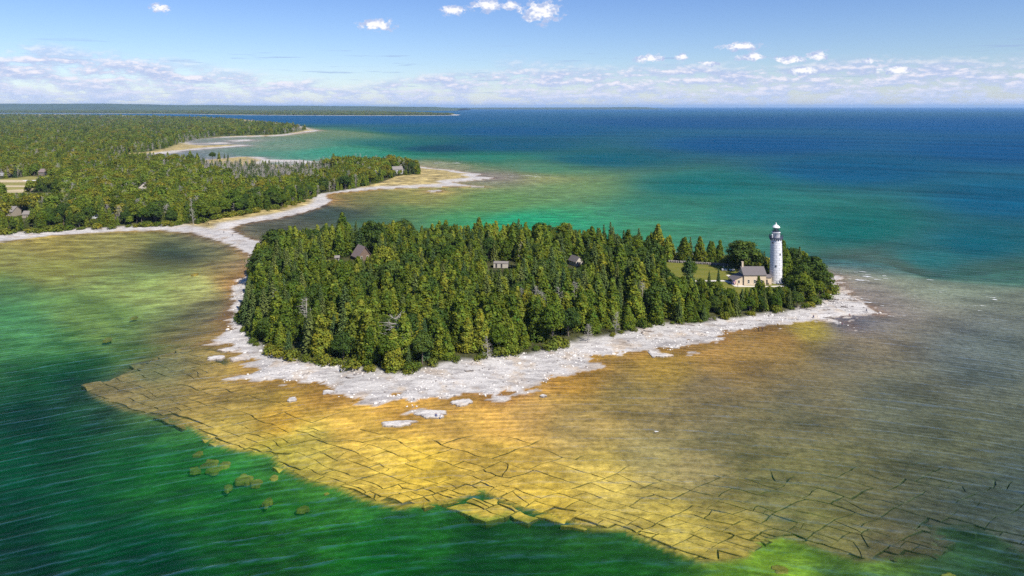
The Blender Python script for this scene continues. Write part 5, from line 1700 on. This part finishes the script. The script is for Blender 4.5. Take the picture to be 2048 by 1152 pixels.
def lighthouse():
    x, y = at(1552.2, 565.0, 2.4)
    g = empty('lighthouse', (x, y, 2.4))
    H0, r0, r1 = 19.3, 2.92, 2.42
    rad = lambda z: r0 + (r1 - r0) * (z / H0) ** .85
    MB().lathe([(r0 + .35, -.3), (r0 + .35, .35), (r0 + .05, .42)], 32).obj('plinth', M['concrete'], g)
    MB().lathe([(rad(z) - .045, z) for z in np.linspace(0, H0, 12)], 40).obj('tower_core', M['joint'], g, True)
    rows = 17
    hgt = H0 / rows
    for k in range(rows):
        z0, z1 = .42 + k * (H0 - .42) / rows, .42 + (k + 1) * (H0 - .42) / rows
        n = 6
        for j in range(n):
            a0 = 6.2832 * (j + (k % 2) * .5) / n + .2
            a1 = a0 + 6.2832 / n
            ga = .06 / r0
            p = MB()
            p.lathe([(rad(z0) - .05, z0 + .044), (rad(z0), z0 + .052), (rad(z1), z1 - .052), (rad(z1) - .05, z1 - .044)], 6, 0, 0, a0 + ga, a1 - ga)
            p.obj('steel_plate', M['white_plate'], g)
    for (az, z) in [(-1.95, 8.0), (-.55, 18.3), (-2.5, 18.3), (-.3, 3.2), (-1.2, 13.2)]:
        r_ = rad(z)
        q = MB().box(-.25, .25, -.12, .12, -.42, .42)
        c, s = math.cos(az), math.sin(az)
        q.v = [(r_ * c - vx * s + vy * c, r_ * s + vx * c + vy * s, z + vz) for vx, vy, vz in q.v]
        q.obj('window', M['door'], g)
    # corbelled gallery
    MB().lathe([(r1, H0), (r1 + .1, H0 + .25), (r1 + .06, H0 + 1.0), (r1 + .1, H0 + 1.05)], 40).obj('frieze', M['white_plate'], g, True)
    for k in range(16):
        a = 6.2832 * k / 16 + .1
        b = MB().prism([(r1 + .06, H0 - .1), (r1 + .24, H0 - .05), (r1 + .55, H0 + .95), (r1 + .06, H0 + .95)], 'y', -.11, .11)
        b.v = [(vx * math.cos(a) - vy * math.sin(a), vx * math.sin(a) + vy * math.cos(a), vz) for vx, vy, vz in b.v]
        b.obj('bracket', M['dark_iron'], g)
    RG = 3.0
    zg = H0 + .98
    dk = MB().lathe([(r1, zg), (RG, zg), (RG + .05, zg + .16), (RG, zg + .26), (.5, zg + .27)], 40).obj('gallery_deck', M['dark_iron'], g)
    rl = MB()
    for zz in (.35, .7, 1.1):
        rl.tube([(RG * math.cos(6.2832 * k / 32) * .98, RG * math.sin(6.2832 * k / 32) * .98, zg + .26 + zz) for k in range(33)], [.045] * 33, 5, False)
    for k in range(32):
        a = 6.2832 * k / 32
        rl.tube([(RG * .98 * math.cos(a), RG * .98 * math.sin(a), zg + .25), (RG * .98 * math.cos(a), RG * .98 * math.sin(a), zg + 1.38)], [.04, .04], 4)
    rl.obj('gallery_railing', M['dark_iron'], g)
    zw = zg + .27
    MB().lathe([(1.72, zw), (1.72, zw + 2.05), (1.85, zw + 2.1), (1.85, zw + 2.28), (1.3, zw + 2.3)], 36).obj('watch_room', M['white_plate'], g, True)
    for k in range(10):
        a = 6.2832 * k / 10
        q = MB().box(1.722, 1.75, -.03, .03, zw, zw + 2.05)
        q.v = [(vx * math.cos(a) - vy * math.sin(a), vx * math.sin(a) + vy * math.cos(a), vz) for vx, vy, vz in q.v]
        q.obj('seam', M['joint'], g)
    MB().lathe([(.28, 0), (.28, 1.15), (.34, 1.2), (.05, 1.5)], 12, RG * .8 * math.cos(-2.7), RG * .8 * math.sin(-2.7)).obj('vent_stack', M['white_plate'], g).location = (0, 0, zw)
    zl = zw + 2.3
    up = MB()
    up.tube([(1.8 * math.cos(6.2832 * k / 24), 1.8 * math.sin(6.2832 * k / 24), zl + .75) for k in range(25)], [.035] * 25, 5, False)
    for k in range(12):
        a = 6.2832 * k / 12
        up.tube([(1.8 * math.cos(a), 1.8 * math.sin(a), zl), (1.8 * math.cos(a), 1.8 * math.sin(a), zl + .75)], [.03, .03], 4)
    up.obj('lantern_railing', M['dark_iron'], g)
    ln = MB().lathe([(1.42, zl), (1.42, zl + .55), (1.36, zl + .56)], 10).obj('lantern_base', M['dark_iron'], g)
    fm = MB()
    for k in range(10):
        a = 6.2832 * k / 10
        fm.tube([(1.36 * math.cos(a), 1.36 * math.sin(a), zl + .5), (1.36 * math.cos(a), 1.36 * math.sin(a), zl + 2.05)], [.06, .06], 5)
        b = a + .6283
        p0, p1 = (1.34 * math.cos(a), 1.34 * math.sin(a)), (1.34 * math.cos(a + .6283), 1.34 * math.sin(a + .6283))
        MB().add([(p0[0], p0[1], zl + .56), (p1[0], p1[1], zl + .56), (p1[0], p1[1], zl + 2.0), (p0[0], p0[1], zl + 2.0)], [(0, 1, 2, 3)]).obj('lantern_pane', M['glass'], ln)
    fm.lathe([(1.42, zl + 2.0), (1.42, zl + 2.12), (1.2, zl + 2.12)], 10)
    fm.obj('lantern_frame', M['dark_iron'], g)
    MB().lathe([(.15, zl + .3), (.5, zl + .7), (.62, zl + 1.2), (.5, zl + 1.75), (.1, zl + 1.95)], 14).obj('lens', simple_mat('lens_glass', (.35, .5, .45), .15, spec=.6), g, True)
    rf = MB().lathe([(1.72, zl + 2.08), (1.70, zl + 2.18), (1.45, zl + 2.55), (1.0, zl + 2.98), (.5, zl + 3.28), (.22, zl + 3.4), (.2, zl + 3.62), (0.02, zl + 3.64)], 20).obj('dome', M['dome'], g)
    MB().lathe([(.05, zl + 3.6), (.26, zl + 3.72), (.32, zl + 3.92), (.22, zl + 4.12), (.03, zl + 4.22)], 12).obj('ball', M['dome'], rf, True)
    MB().tube([(0, 0, zl + 4.1), (0, 0, zl + 5.6)], [.025, .012], 5).obj('lightning_rod', M['dark_iron'], rf)
    tag(g, 'tall white steel-plated lighthouse tower with dark gallery and domed lantern', 'lighthouse')


lighthouse()


def other_buildings():
    def gh(name, u, v, rz, W, D, He, Hr, wall, roof, ops, lab, **kw):
        x, y = at(u, v, 2.4)
        z = zat(x, y)
        return gable_house(name, (x, y, z), R(rz), W, D, He, Hr, wall, roof, ops, lab, **kw)
    # brown-roofed house in the western wood: seen at the corner
    gh('brown_house', 717, 523, 38, 7.0, 7.4, 2.3, 7.0, 'brown_wall', 'roof_brown', [('f', 1.2, 1, 1, 1.4, 'window'), ('f', 4.5, 1, 1, 1.4, 'window'), ('l', 2.5, 0, 1.1, 2.1, 'door')], 'steep brown-roofed building half hidden in the western wood', ridge='y', over=.6)
    gh('white_shed', 987, 536, -6, 7.2, 4.0, 2.2, 2.8, 'white_wall', 'roof_pale', [('f', 1.0, .2, .8, 2.0, 'door'), ('f', 3.6, .2, .8, 2.0, 'door')], 'long white-walled shed with two dark doorways in the wood', over=.12)
    gh('small_barn', 1152, 533, 32, 4.2, 6.0, 2.3, 4.4, 'white_wall', 'roof_grey', [('f', 1.4, 0, 1.2, 1.9, 'door')], 'small pale shed with grey gable roof deep in the eastern wood', ridge='y')
    gh('sunlit_hut', 670, 523, 10, 2.0, 2.0, 2.0, 2.7, 'white_wall', 'roof_pale', [('f', .8, 0, .9, 1.9, 'door')], 'tiny pale hut west of the brown-roofed building')
    # mainland
    gh('peninsula_house', 786, 348, 25, 12, 8, 5.0, 8.4, 'grey_wall', 'roof_pale', [('f', 1.5, 1, 1.6, 2, 'window'), ('f', 5, 1, 1.6, 2, 'window'), ('f', 9, 1, 1.6, 2, 'window'), ('f', 12, 4, 1.6, 1.6, 'window'), ('f', 6, 4, 1.6, 1.6, 'window')], 'pale grey house at the tip of the low peninsula')
    gh('brown_cabin', 76, 354, -8, 12, 9, 5.6, 8.8, 'brown_wall', 'roof_brown', [('f', 1, 3.4, 10, 1.2, 'window'), ('f', 1.5, .6, 3, 1.8, 'window'), ('f', 6, .6, 3, 1.8, 'window')], 'two-storey brown cabin above the mainland clearing', cat='cabin')
    gh('white_gabled_house', 277, 385, 12, 9, 9, 4.8, 8.8, 'white_wall', 'roof_pale', [('f', 1.5, 1, 1.4, 1.5, 'window'), ('f', 6, 1, 1.4, 1.5, 'window'), ('f', 3.6, 4.8, 1.4, 1.5, 'window')], 'white gabled house deep in the mainland forest', ridge='y', over=.7)
    gh('long_roof_house', -6, 433, -6, 12, 8, 3.6, 6.8, 'tan_wall', 'roof_pale', [('f', 2, 1, 1.2, 1.3, 'window'), ('f', 6, 0, 1.1, 2.1, 'door'), ('f', 9, 1, 1.2, 1.3, 'window')], 'house with long pale roof behind the western mainland beach')
    gh('beach_cottage', 44, 437, 4, 6.0, 5, 2.8, 4.8, 'tan_wall', 'roof_pale', [('f', 1, 1, 1, 1.2, 'window'), ('f', 4, 0, 1, 2.0, 'door')], 'smaller pale-roofed cottage beside the long-roofed house', cat='cottage')
    gh('dark_lodge', -16, 352, 5, 12, 8, 4.5, 7.5, 'grey_wall', 'roof_grey', [('f', 4, 1, 1.4, 1.5, 'window'), ('f', 8, 1, 1.4, 1.5, 'window')], 'dark-roofed lodge at the very edge left of the clearing')
    gh('wood_cottage', 396, 381, -15, 8, 7, 3.6, 6.4, 'white_wall', 'roof_pale', [('f', 1.4, 1, 1.2, 1.3, 'window'), ('f', 5, 1, 1.2, 1.3, 'window')], 'pale cottage showing among the dead trees of the mainland')
    # long pale dock deck by the clearing
    x, y = at(45, 361.5, 2.6)
    z = zat(x, y)
    d = empty('boat_ramp', (x, y, z), R(-4))
    MB().box(0, 34, 0, 3.2, -.3, .45).obj('deck', M['white_plate'], d)
    for k in range(6):
        MB().box(.4 + k * 6.5, .8 + k * 6.5, -.1, -.002, -.4, .8).obj('post', M['trim'], d)
    tag(d, 'long white deck lying across the mainland clearing', 'deck')


other_buildings()


# ------------------------------------------------------------------ stone wall, tables, cars, logs
def lawn_things():
    a, b = at(1338, 524.5, 2.4), at(1466, 532.5, 2.4)
    g = empty('stone_wall', (a[0], a[1], 2.4))
    rr = np.random.default_rng(9)
    L = math.hypot(b[0] - a[0], b[1] - a[1])
    dx, dy = (b[0] - a[0]) / L, (b[1] - a[1]) / L
    base = rock_mesh('stone', .62, .5, .42, 3, M['stone'], .8)
    bases = [rock_mesh('stone', .6, .45, .42, s, M['stone'], .85) for s in (3, 4, 5)]
    s = 0.0
    while s < L:
        for lay in range(2):
            o = link(bpy.data.objects.new('stone', bases[rr.integers(3)]), g)
            o.location = (dx * s + rr.normal(0, .06), dy * s + rr.normal(0, .06), .28 + .5 * lay)
            o.rotation_euler = (rr.normal(0, .15), rr.normal(0, .15), rr.random() * 6)
            o.scale = (1, 1, rr.uniform(.85, 1.2))
        s += .92
    tag(g, 'low grey field stone wall along the far side of the lawn', 'stone wall')
    for (u, v, lab) in [(1449, 541.5, 'white picnic table at the far edge of the lawn'), (1464, 542.0, 'white picnic table nearer the keeper house')]:
        x, y = at(u, v, 2.4)
        t = empty('picnic_table', (x, y, 2.44), R(random.uniform(-20, 20)))
        MB().box(-1.3, 1.3, -.5, .5, .70, .78).obj('tabletop', M['white_plate'], t)
        for s_ in (-1, 1):
            MB().box(-1.3, 1.3, s_ * .95 - .16, s_ * .95 + .16, .42, .48).obj('bench', M['white_plate'], t)
            MB().prism([(-1.05, 0), (-.95, 0), (-.15, .7), (.15, .7), (.95, 0), (1.05, 0), (.3, .7), (-.3, .7)][:4] + [(.95, 0), (1.05, 0)], 'x', s_ * 1.0 - .05, s_ * 1.0 + .05).obj('leg', M['white_plate'], t)
        tag(t, lab, 'picnic table', 'tables by the lawn')


lawn_things()


def car(u, v, rz, paint, lab):
    x, y = at(u, v, 2.6)
    g = empty('parked_car', (x, y, zat(x, y)), R(rz))
    MB().prism([(-2.2, .35), (2.2, .35), (2.25, .75), (2.1, .92), (1.1, 1.0), (-1.9, 1.02), (-2.2, .9)], 'y', -.88, .88).obj('body', M[paint], g)
    MB().prism([(-1.9, 1.0), (1.05, 1.0), (.35, 1.46), (-1.3, 1.5)], 'y', -.76, .76).obj('cabin', M['pane'], g)
    MB().prism([(.3, 1.44), (-1.3, 1.48), (-1.25, 1.54), (.25, 1.5)], 'y', -.74, .74).obj('roof', M[paint], g)
    for sx in (-1.35, 1.4):
        for sy in (-1, 1):
            w = MB()
            w.tube([(sx, sy * .90, .34), (sx, sy * .68, .34)], [.34, .34], 14)
            wo = w.obj('wheel', M['rubber'], g)
            MB().tube([(sx, sy * .92, .34), (sx, sy * .89, .34)], [.2, .2], 10).obj('rim', M['dome'], wo)
    for sy in (-.6, .6):
        MB().box(2.2, 2.27, sy - .18, sy + .18, .68, .82).obj('headlight', M['dome'], g)
    tag(g, lab, 'car', 'cars parked behind the mainland beach')


car(188, 437, 12, 'car_white', 'white car parked under the trees behind the mainland beach')
car(194, 432.5, 10, 'car_dark', 'dark car parked beyond the white one')
car(228, 428.5, 25, 'car_white', 'white car parked alone in the trees farther right')


def logs():
    rr = np.random.default_rng(14)
    rows = [(1299, 662.5, 3.6, -20, 'dark driftwood log on the pale beach by the front row'), (1285, 664, 2.2, 70, 'short crossed driftwood log on the pale beach'), (1380, 649, 4.0, -18, 'long driftwood log at the forest edge of the pale beach'), (1427, 639, 3.0, -25, 'driftwood log near the lighthouse end of the beach'), (1612, 617, 4.2, -25, 'driftwood log at the foot of the point trees'),
            (1655, 617, 3.0, 15, 'dark driftwood root on the white point'), (1661, 631, 3.4, -12, 'driftwood log lying in the middle of the white point'), (1690, 612, 2.6, -30, 'driftwood log toward the lake side of the point'), (1665, 603, 2.0, 5, 'driftwood stump close to the last trees of the point'), (1671, 598, 3.0, -50, 'driftwood log leaning down the point rocks'), (940, 742, 2.6, 8, 'small driftwood log above the middle beach'), (700, 752, 2.2, -10, 'small driftwood log on the western rock beach'), (1710, 597, 3.0, -24, 'driftwood washed up on the lake side of the point')]
    for (u, v, L, rz, lab) in rows:
        x, y = at(u, v, 1.2)
        z = max(.1, zat(x, y))
        m_ = MB()
        pts = [(-L / 2 + L * k / 5, rr.normal(0, .06), .18 + rr.normal(0, .04)) for k in range(6)]
        m_.tube(pts, [.20, .22, .19, .17, .14, .08], 8)
        for k in range(4):
            p = pts[rr.integers(1, 5)]
            m_.tube([p, (p[0] + rr.normal(0, .4), p[1] + rr.normal(0, .5), p[2] + rr.uniform(.1, .7))], [.08, .03], 5)
        for k in range(5):
            m_.tube([pts[0], (pts[0][0] - rr.uniform(.1, .5), rr.normal(0, .45), .2 + rr.normal(.1, .3))], [.1, .03], 5)
        o = m_.obj('driftwood_log', M['driftwood'], None, True)
        o.location, o.rotation_euler = (x, y, z), (0, 0, R(rz))
        tag(o, lab, 'driftwood', 'driftwood on the beach')


logs()


def loose_stones():
    """cobbles and tumbled stones strewn over the beach: nobody could count them"""
    rr = np.random.default_rng(19)
    pro = []
    for i, (c, r_) in enumerate((('limestone', .5), ('stone', .5), ('limestone', .5))):
        pro.append((bpy.data.objects.new('cobble', rock_mesh('cobble', .5, .42, .3, 300 + i, M[c], .9)), .5))
    X = rr.uniform(-150, 235, 60000); Y = rr.uniform(150, 345, 60000)
    i, j = np.searchsorted(XS, X) - 1, np.searchsorted(YS, Y) - 1
    d = T['di'][j, i]
    f = sdf(X, Y, IFOR)
    nz = fbm(X, Y, 9, 3)
    k = (d > -.6) & (f < .5) & (d < 30) & (rr.random(len(X)) < np.where(nz > .05, .5, .13))
    pts = []
    for q in np.where(k)[0]:
        wet = d[q] < 1
        s = rr.uniform(.10, .34)
        if rr.random() < .03:
            s *= 2.0
        pts.append((X[q], Y[q], T['z'][j[q], i[q]] + .03, s, 1.1, 1 if rr.random() < .30 else (0 if rr.random() < .5 else 2)))
    mass('beach_stones', pts, pro, 'scattered cobbles and tumbled stones on the white beach')


loose_stones()


# ------------------------------------------------------------------ people
def person_mat(name, shirt, legs, hair, k):
    m_, t = new_mat(name)
    tc = t.n('ShaderNodeTexCoord')
    sp = t.n('ShaderNodeSeparateXYZ')
    t.put(sp.inputs[0], tc.outputs['Object'])
    z = t.m('DIVIDE', sp.outputs[2], 2.0)
    c = t.ramp(z, [(0.0, (.03, .03, .03)), (.045, legs), (.455 * k, shirt), (.725 * k, (.45, .26, .18)), (.835 * k, hair)], 'CONSTANT')
    d = t.n('ShaderNodeBsdfDiffuse')
    t.put(d.inputs[0], c)
    finish(t, d.outputs[0])
    return m_


def person(u, v, z, rz, shirt, legs, pose, lab, hair=(.05, .03, .02)):
    x, y = at(u, v, z)
    zz = max(zat(x, y), z if z > 2.3 else zat(x, y))
    V = [(0, 0, .95), (0, .01, 1.2), (0, 0, 1.42), (0, 0, 1.52), (0, -.02, 1.66), (0, -.01, 1.77)]
    Rr = [.155, .15, .14, .06, .10, .07]
    E = [(0, 1), (1, 2), (2, 3), (3, 4), (4, 5)]
    st = {'stand': .02, 'walk': .28, 'sit': .45}[pose]
    for s in (-1, 1):
        b = len(V)
        sw = st * s
        arms = [(.19 * s, 0, 1.40), (.25 * s, -.04 - sw * .35, 1.14), (.24 * s, -.10 - sw * .8, .90), (.24 * s, -.12 - sw * .9, .80)]
        V += arms; Rr += [.065, .05, .042, .035]
        E += [(2, b), (b, b + 1), (b + 1, b + 2), (b + 2, b + 3)]
        b = len(V)
        if pose == 'sit':
            lg = [(.10 * s, -.02, .90), (.13 * s, -.45, .92), (.13 * s, -.50, .48), (.13 * s, -.62, .46)]
        else:
            lg = [(.10 * s, 0, .88), (.11 * s, -.05 + sw * .5, .48), (.11 * s, .04 + sw * .95, .07), (.12 * s, -.12 + sw * .95, .04)]
        V += lg; Rr += [.10, .068, .05, .045]
        E += [(0, b), (b, b + 1), (b + 1, b + 2), (b + 2, b + 3)]
    me = bpy.data.meshes.new('person')
    me.from_pydata(V, E, [])
    o = bpy.data.objects.new('person', me)
    link(o)
    sk = o.modifiers.new('skin', 'SKIN')
    layer = me.skin_vertices[0].data if len(me.skin_vertices) else None
    if layer is None:
        bm = bmesh.new(); bm.from_mesh(me); bm.verts.layers.skin.verify(); bm.to_mesh(me); bm.free()
        layer = me.skin_vertices[0].data
    for i, r_ in enumerate(Rr):
        layer[i].radius = (r_, r_ * .8)
    layer[0].use_root = True
    o.modifiers.new('sub', 'SUBSURF').render_levels = 2
    me.materials.append(person_mat('clothes', shirt, legs, hair, 1.0))
    o.location, o.rotation_euler = (x, y, zz - (.44 if pose == 'sit' else 0)), (0, 0, R(rz))
    tag(o, lab, 'person')


def people():
    dk, bl, gy, wh, rd, kh = (.03, .03, .04), (.05, .07, .20), (.18, .18, .2), (.65, .65, .66), (.35, .05, .06), (.30, .24, .16)
    person(1516.5, 657, 1, 30, dk, dk, 'walk', 'person in dark clothes walking on the beach, left of a pair')
    person(1524.5, 656.5, 1, 20, (.08, .05, .06), dk, 'walk', 'person in dark clothes walking on the beach, right of a pair')
    person(1733, 621, 1, 100, bl, dk, 'walk', 'person in a blue top alone near the tip of the white point')
    person(1684, 648, .8, 60, (.2, .05, .08), dk, 'stand', 'person standing on the narrow pale ledge below the point')
    person(1627, 632, 1, -40, bl, dk, 'sit', 'person in blue sitting on the white rocks of the point')
    person(1699, 628, 1, 10, (.25, .12, .12), dk, 'sit', 'person in dull red sitting on the white rocks near the point tip')
    person(1536.6, 572.5, 2.45, 170, dk, dk, 'stand', 'person in black standing beside the passage door of the keeper house')
    person(1475.5, 574, 2.45, 80, dk, gy, 'stand', 'person standing at the corner of the paved path by the flag')
    person(1447, 538, 2.45, 0, wh, gy, 'stand', 'person in white by the picnic tables')
    person(1455, 537.5, 2.45, 0, (.55, .45, .15), kh, 'stand', 'person in yellow by the picnic tables')
    person(447.5, 464, 1.2, 120, dk, dk, 'walk', 'person in dark clothes walking on the causeway, left of a pair')
    person(465, 470, 1.2, 120, (.10, .06, .08), dk, 'walk', 'person in dark clothes walking on the causeway, right of a pair')
    person(417, 449, 1.5, 150, dk, dk, 'stand', 'person standing where the causeway meets the mainland')
    person(872, 832, .2, 20, bl, gy, 'sit', 'person in blue sitting on the outlying limestone flat')
    person(882, 833.5, .2, -30, wh, bl, 'sit', 'person in pale top sitting on the outlying limestone flat')


people()


# ------------------------------------------------------------------ far shores
def far_country():
    FS = poly_w([(-900, 226.4), (100, 226.6), (300, 227.6), (430, 229.2), (540, 230.4), (660, 230.9), (740, 231.4), (860, 231.2), (924, 230.4), (895, 228.4), (850, 226.2), (780, 223.8), (680, 221.8), (500, 220.6), (200, 220.0), (-900, 220)])
    lo, hi = FS.min(0), FS.max(0)
    xs, ys = np.linspace(lo[0], hi[0], 320), np.geomspace(lo[1], hi[1], 130)
    X, Y = np.meshgrid(xs, ys)
    d = sdf(X, Y, FS) + fbm(X, Y, 900, 4) * 130
    Z = np.where(d > 0, 1.0 + 5 * sstep(0, 600, d), -1.5)
    F = grid_faces(*X.shape)
    c = (d[:-1, :-1] + d[:-1, 1:] + d[1:, 1:] + d[1:, :-1]) / 4
    V = np.stack([X.ravel(), Y.ravel(), Z.ravel()], 1)
    kf = sstep(30, 90, d.ravel())[:, None]
    col = np.array([.62, .58, .50]) * (1 - kf) + np.array([.085, .10, .022]) * kf
    tag(sub_mesh('far_shore_ground', V, F[c > -140], M['ground'], dict(col=col, stone=np.zeros(len(V)), grass=np.zeros(len(V)), shelf=np.zeros(len(V)))), kind='structure')
    rr = np.random.default_rng(41)
    n = 26000
    u = rr.random(n)
    Yp = lo[1] * (hi[1] / lo[1]) ** u
    Xp = rr.uniform(-.86, .0, n) * Yp
    dd = sdf(Xp, Yp, FS) + fbm(Xp, Yp, 900, 4) * 130
    k = dd > 60
    pts = [(x, y, 1.5 + 4 * min(1, q / 600), rr.uniform(12, 19), rr.uniform(1.6, 2.6), rr.choice([0, 1, 3, 4])) for x, y, q in zip(Xp[k], Yp[k], dd[k])]
    mass('far_shore_forest', pts, PROTO, 'forest on the far shore across the bay', 'forest')

    def ridge(name, tab, y0, y1, seed):
        us, vs_ = zip(*tab)
        uu = np.linspace(us[0], us[-1], 420)
        ym = (y0 + y1) / 2
        top = CAM_H - (np.interp(uu, us, vs_) - V0) * ym / FPX
        xx = ym * (uu - 1024) / FPX
        tt = np.linspace(0, 1, 22)
        Xr = np.repeat(xx[None], 22, 0)
        Yr = np.repeat((y0 + (y1 - y0) * tt)[:, None], 420, 1)
        prof = np.sin(np.clip(tt, 0, 1) * math.pi) ** .7
        Zr = np.maximum(0, top)[None] * prof[:, None] * (1 + .16 * fbm(Xr, Yr, 1500, 4)) + fbm(Xr, Yr, 160, 2) * 5 * prof[:, None]
        Zr[0], Zr[-1] = -2, -2
        Vr = np.stack([Xr.ravel(), Yr.ravel(), Zr.ravel()], 1)
        cr = np.array([.060, .085, .028]) * (1 + .45 * fbm(Xr.ravel(), Yr.ravel() * 2, 700, 4))[:, None]
        o = link(bpy.data.objects.new(name, mesh_np(name, Vr, grid_faces(22, 420).reshape(-1, 4), M['ground'])))
        set_col(o.data, 'col', cr); set_f(o.data, 'stone', np.zeros(len(Vr))); set_f(o.data, 'grass', np.zeros(len(Vr)))
        tag(o, kind='structure')
    ridge('far_hills', [(-700, 206), (-100, 206.6), (60, 207), (200, 207.6), (260, 208.8), (330, 209.2), (430, 209.6), (470, 210.6), (560, 211.4), (640, 211.6), (720, 212.6), (800, 213.4), (870, 214.4), (930, 217)], 13000, 17500, 1)
    ridge('low_far_hills', [(860, 217.2), (930, 215.6), (1000, 215.2), (1100, 215.0), (1180, 214.6), (1270, 214.2), (1292, 214.6), (1312, 217)], 19500, 23000, 2)


far_country()


# ------------------------------------------------------------------ the air
def haze():
    m_, t = new_mat('haze')
    pv = t.n('ShaderNodeVolumePrincipled')
    pv.inputs['Color'].default_value = (0.42, 0.66, 1.0, 1)
    pv.inputs['Density'].default_value = 2.8e-5
    pv.inputs['Anisotropy'].default_value = 0.0
    o = t.n('ShaderNodeOutputMaterial')
    t.put(o.inputs['Volume'], pv.outputs[0])
    b = MB().box(-66000, 66000, -4000, 70000, -140, 200)
    ob = b.obj('haze', m_)
    tag(ob, kind='stuff')
    ob['label'] = 'thin blue summer haze over the lake'


haze()
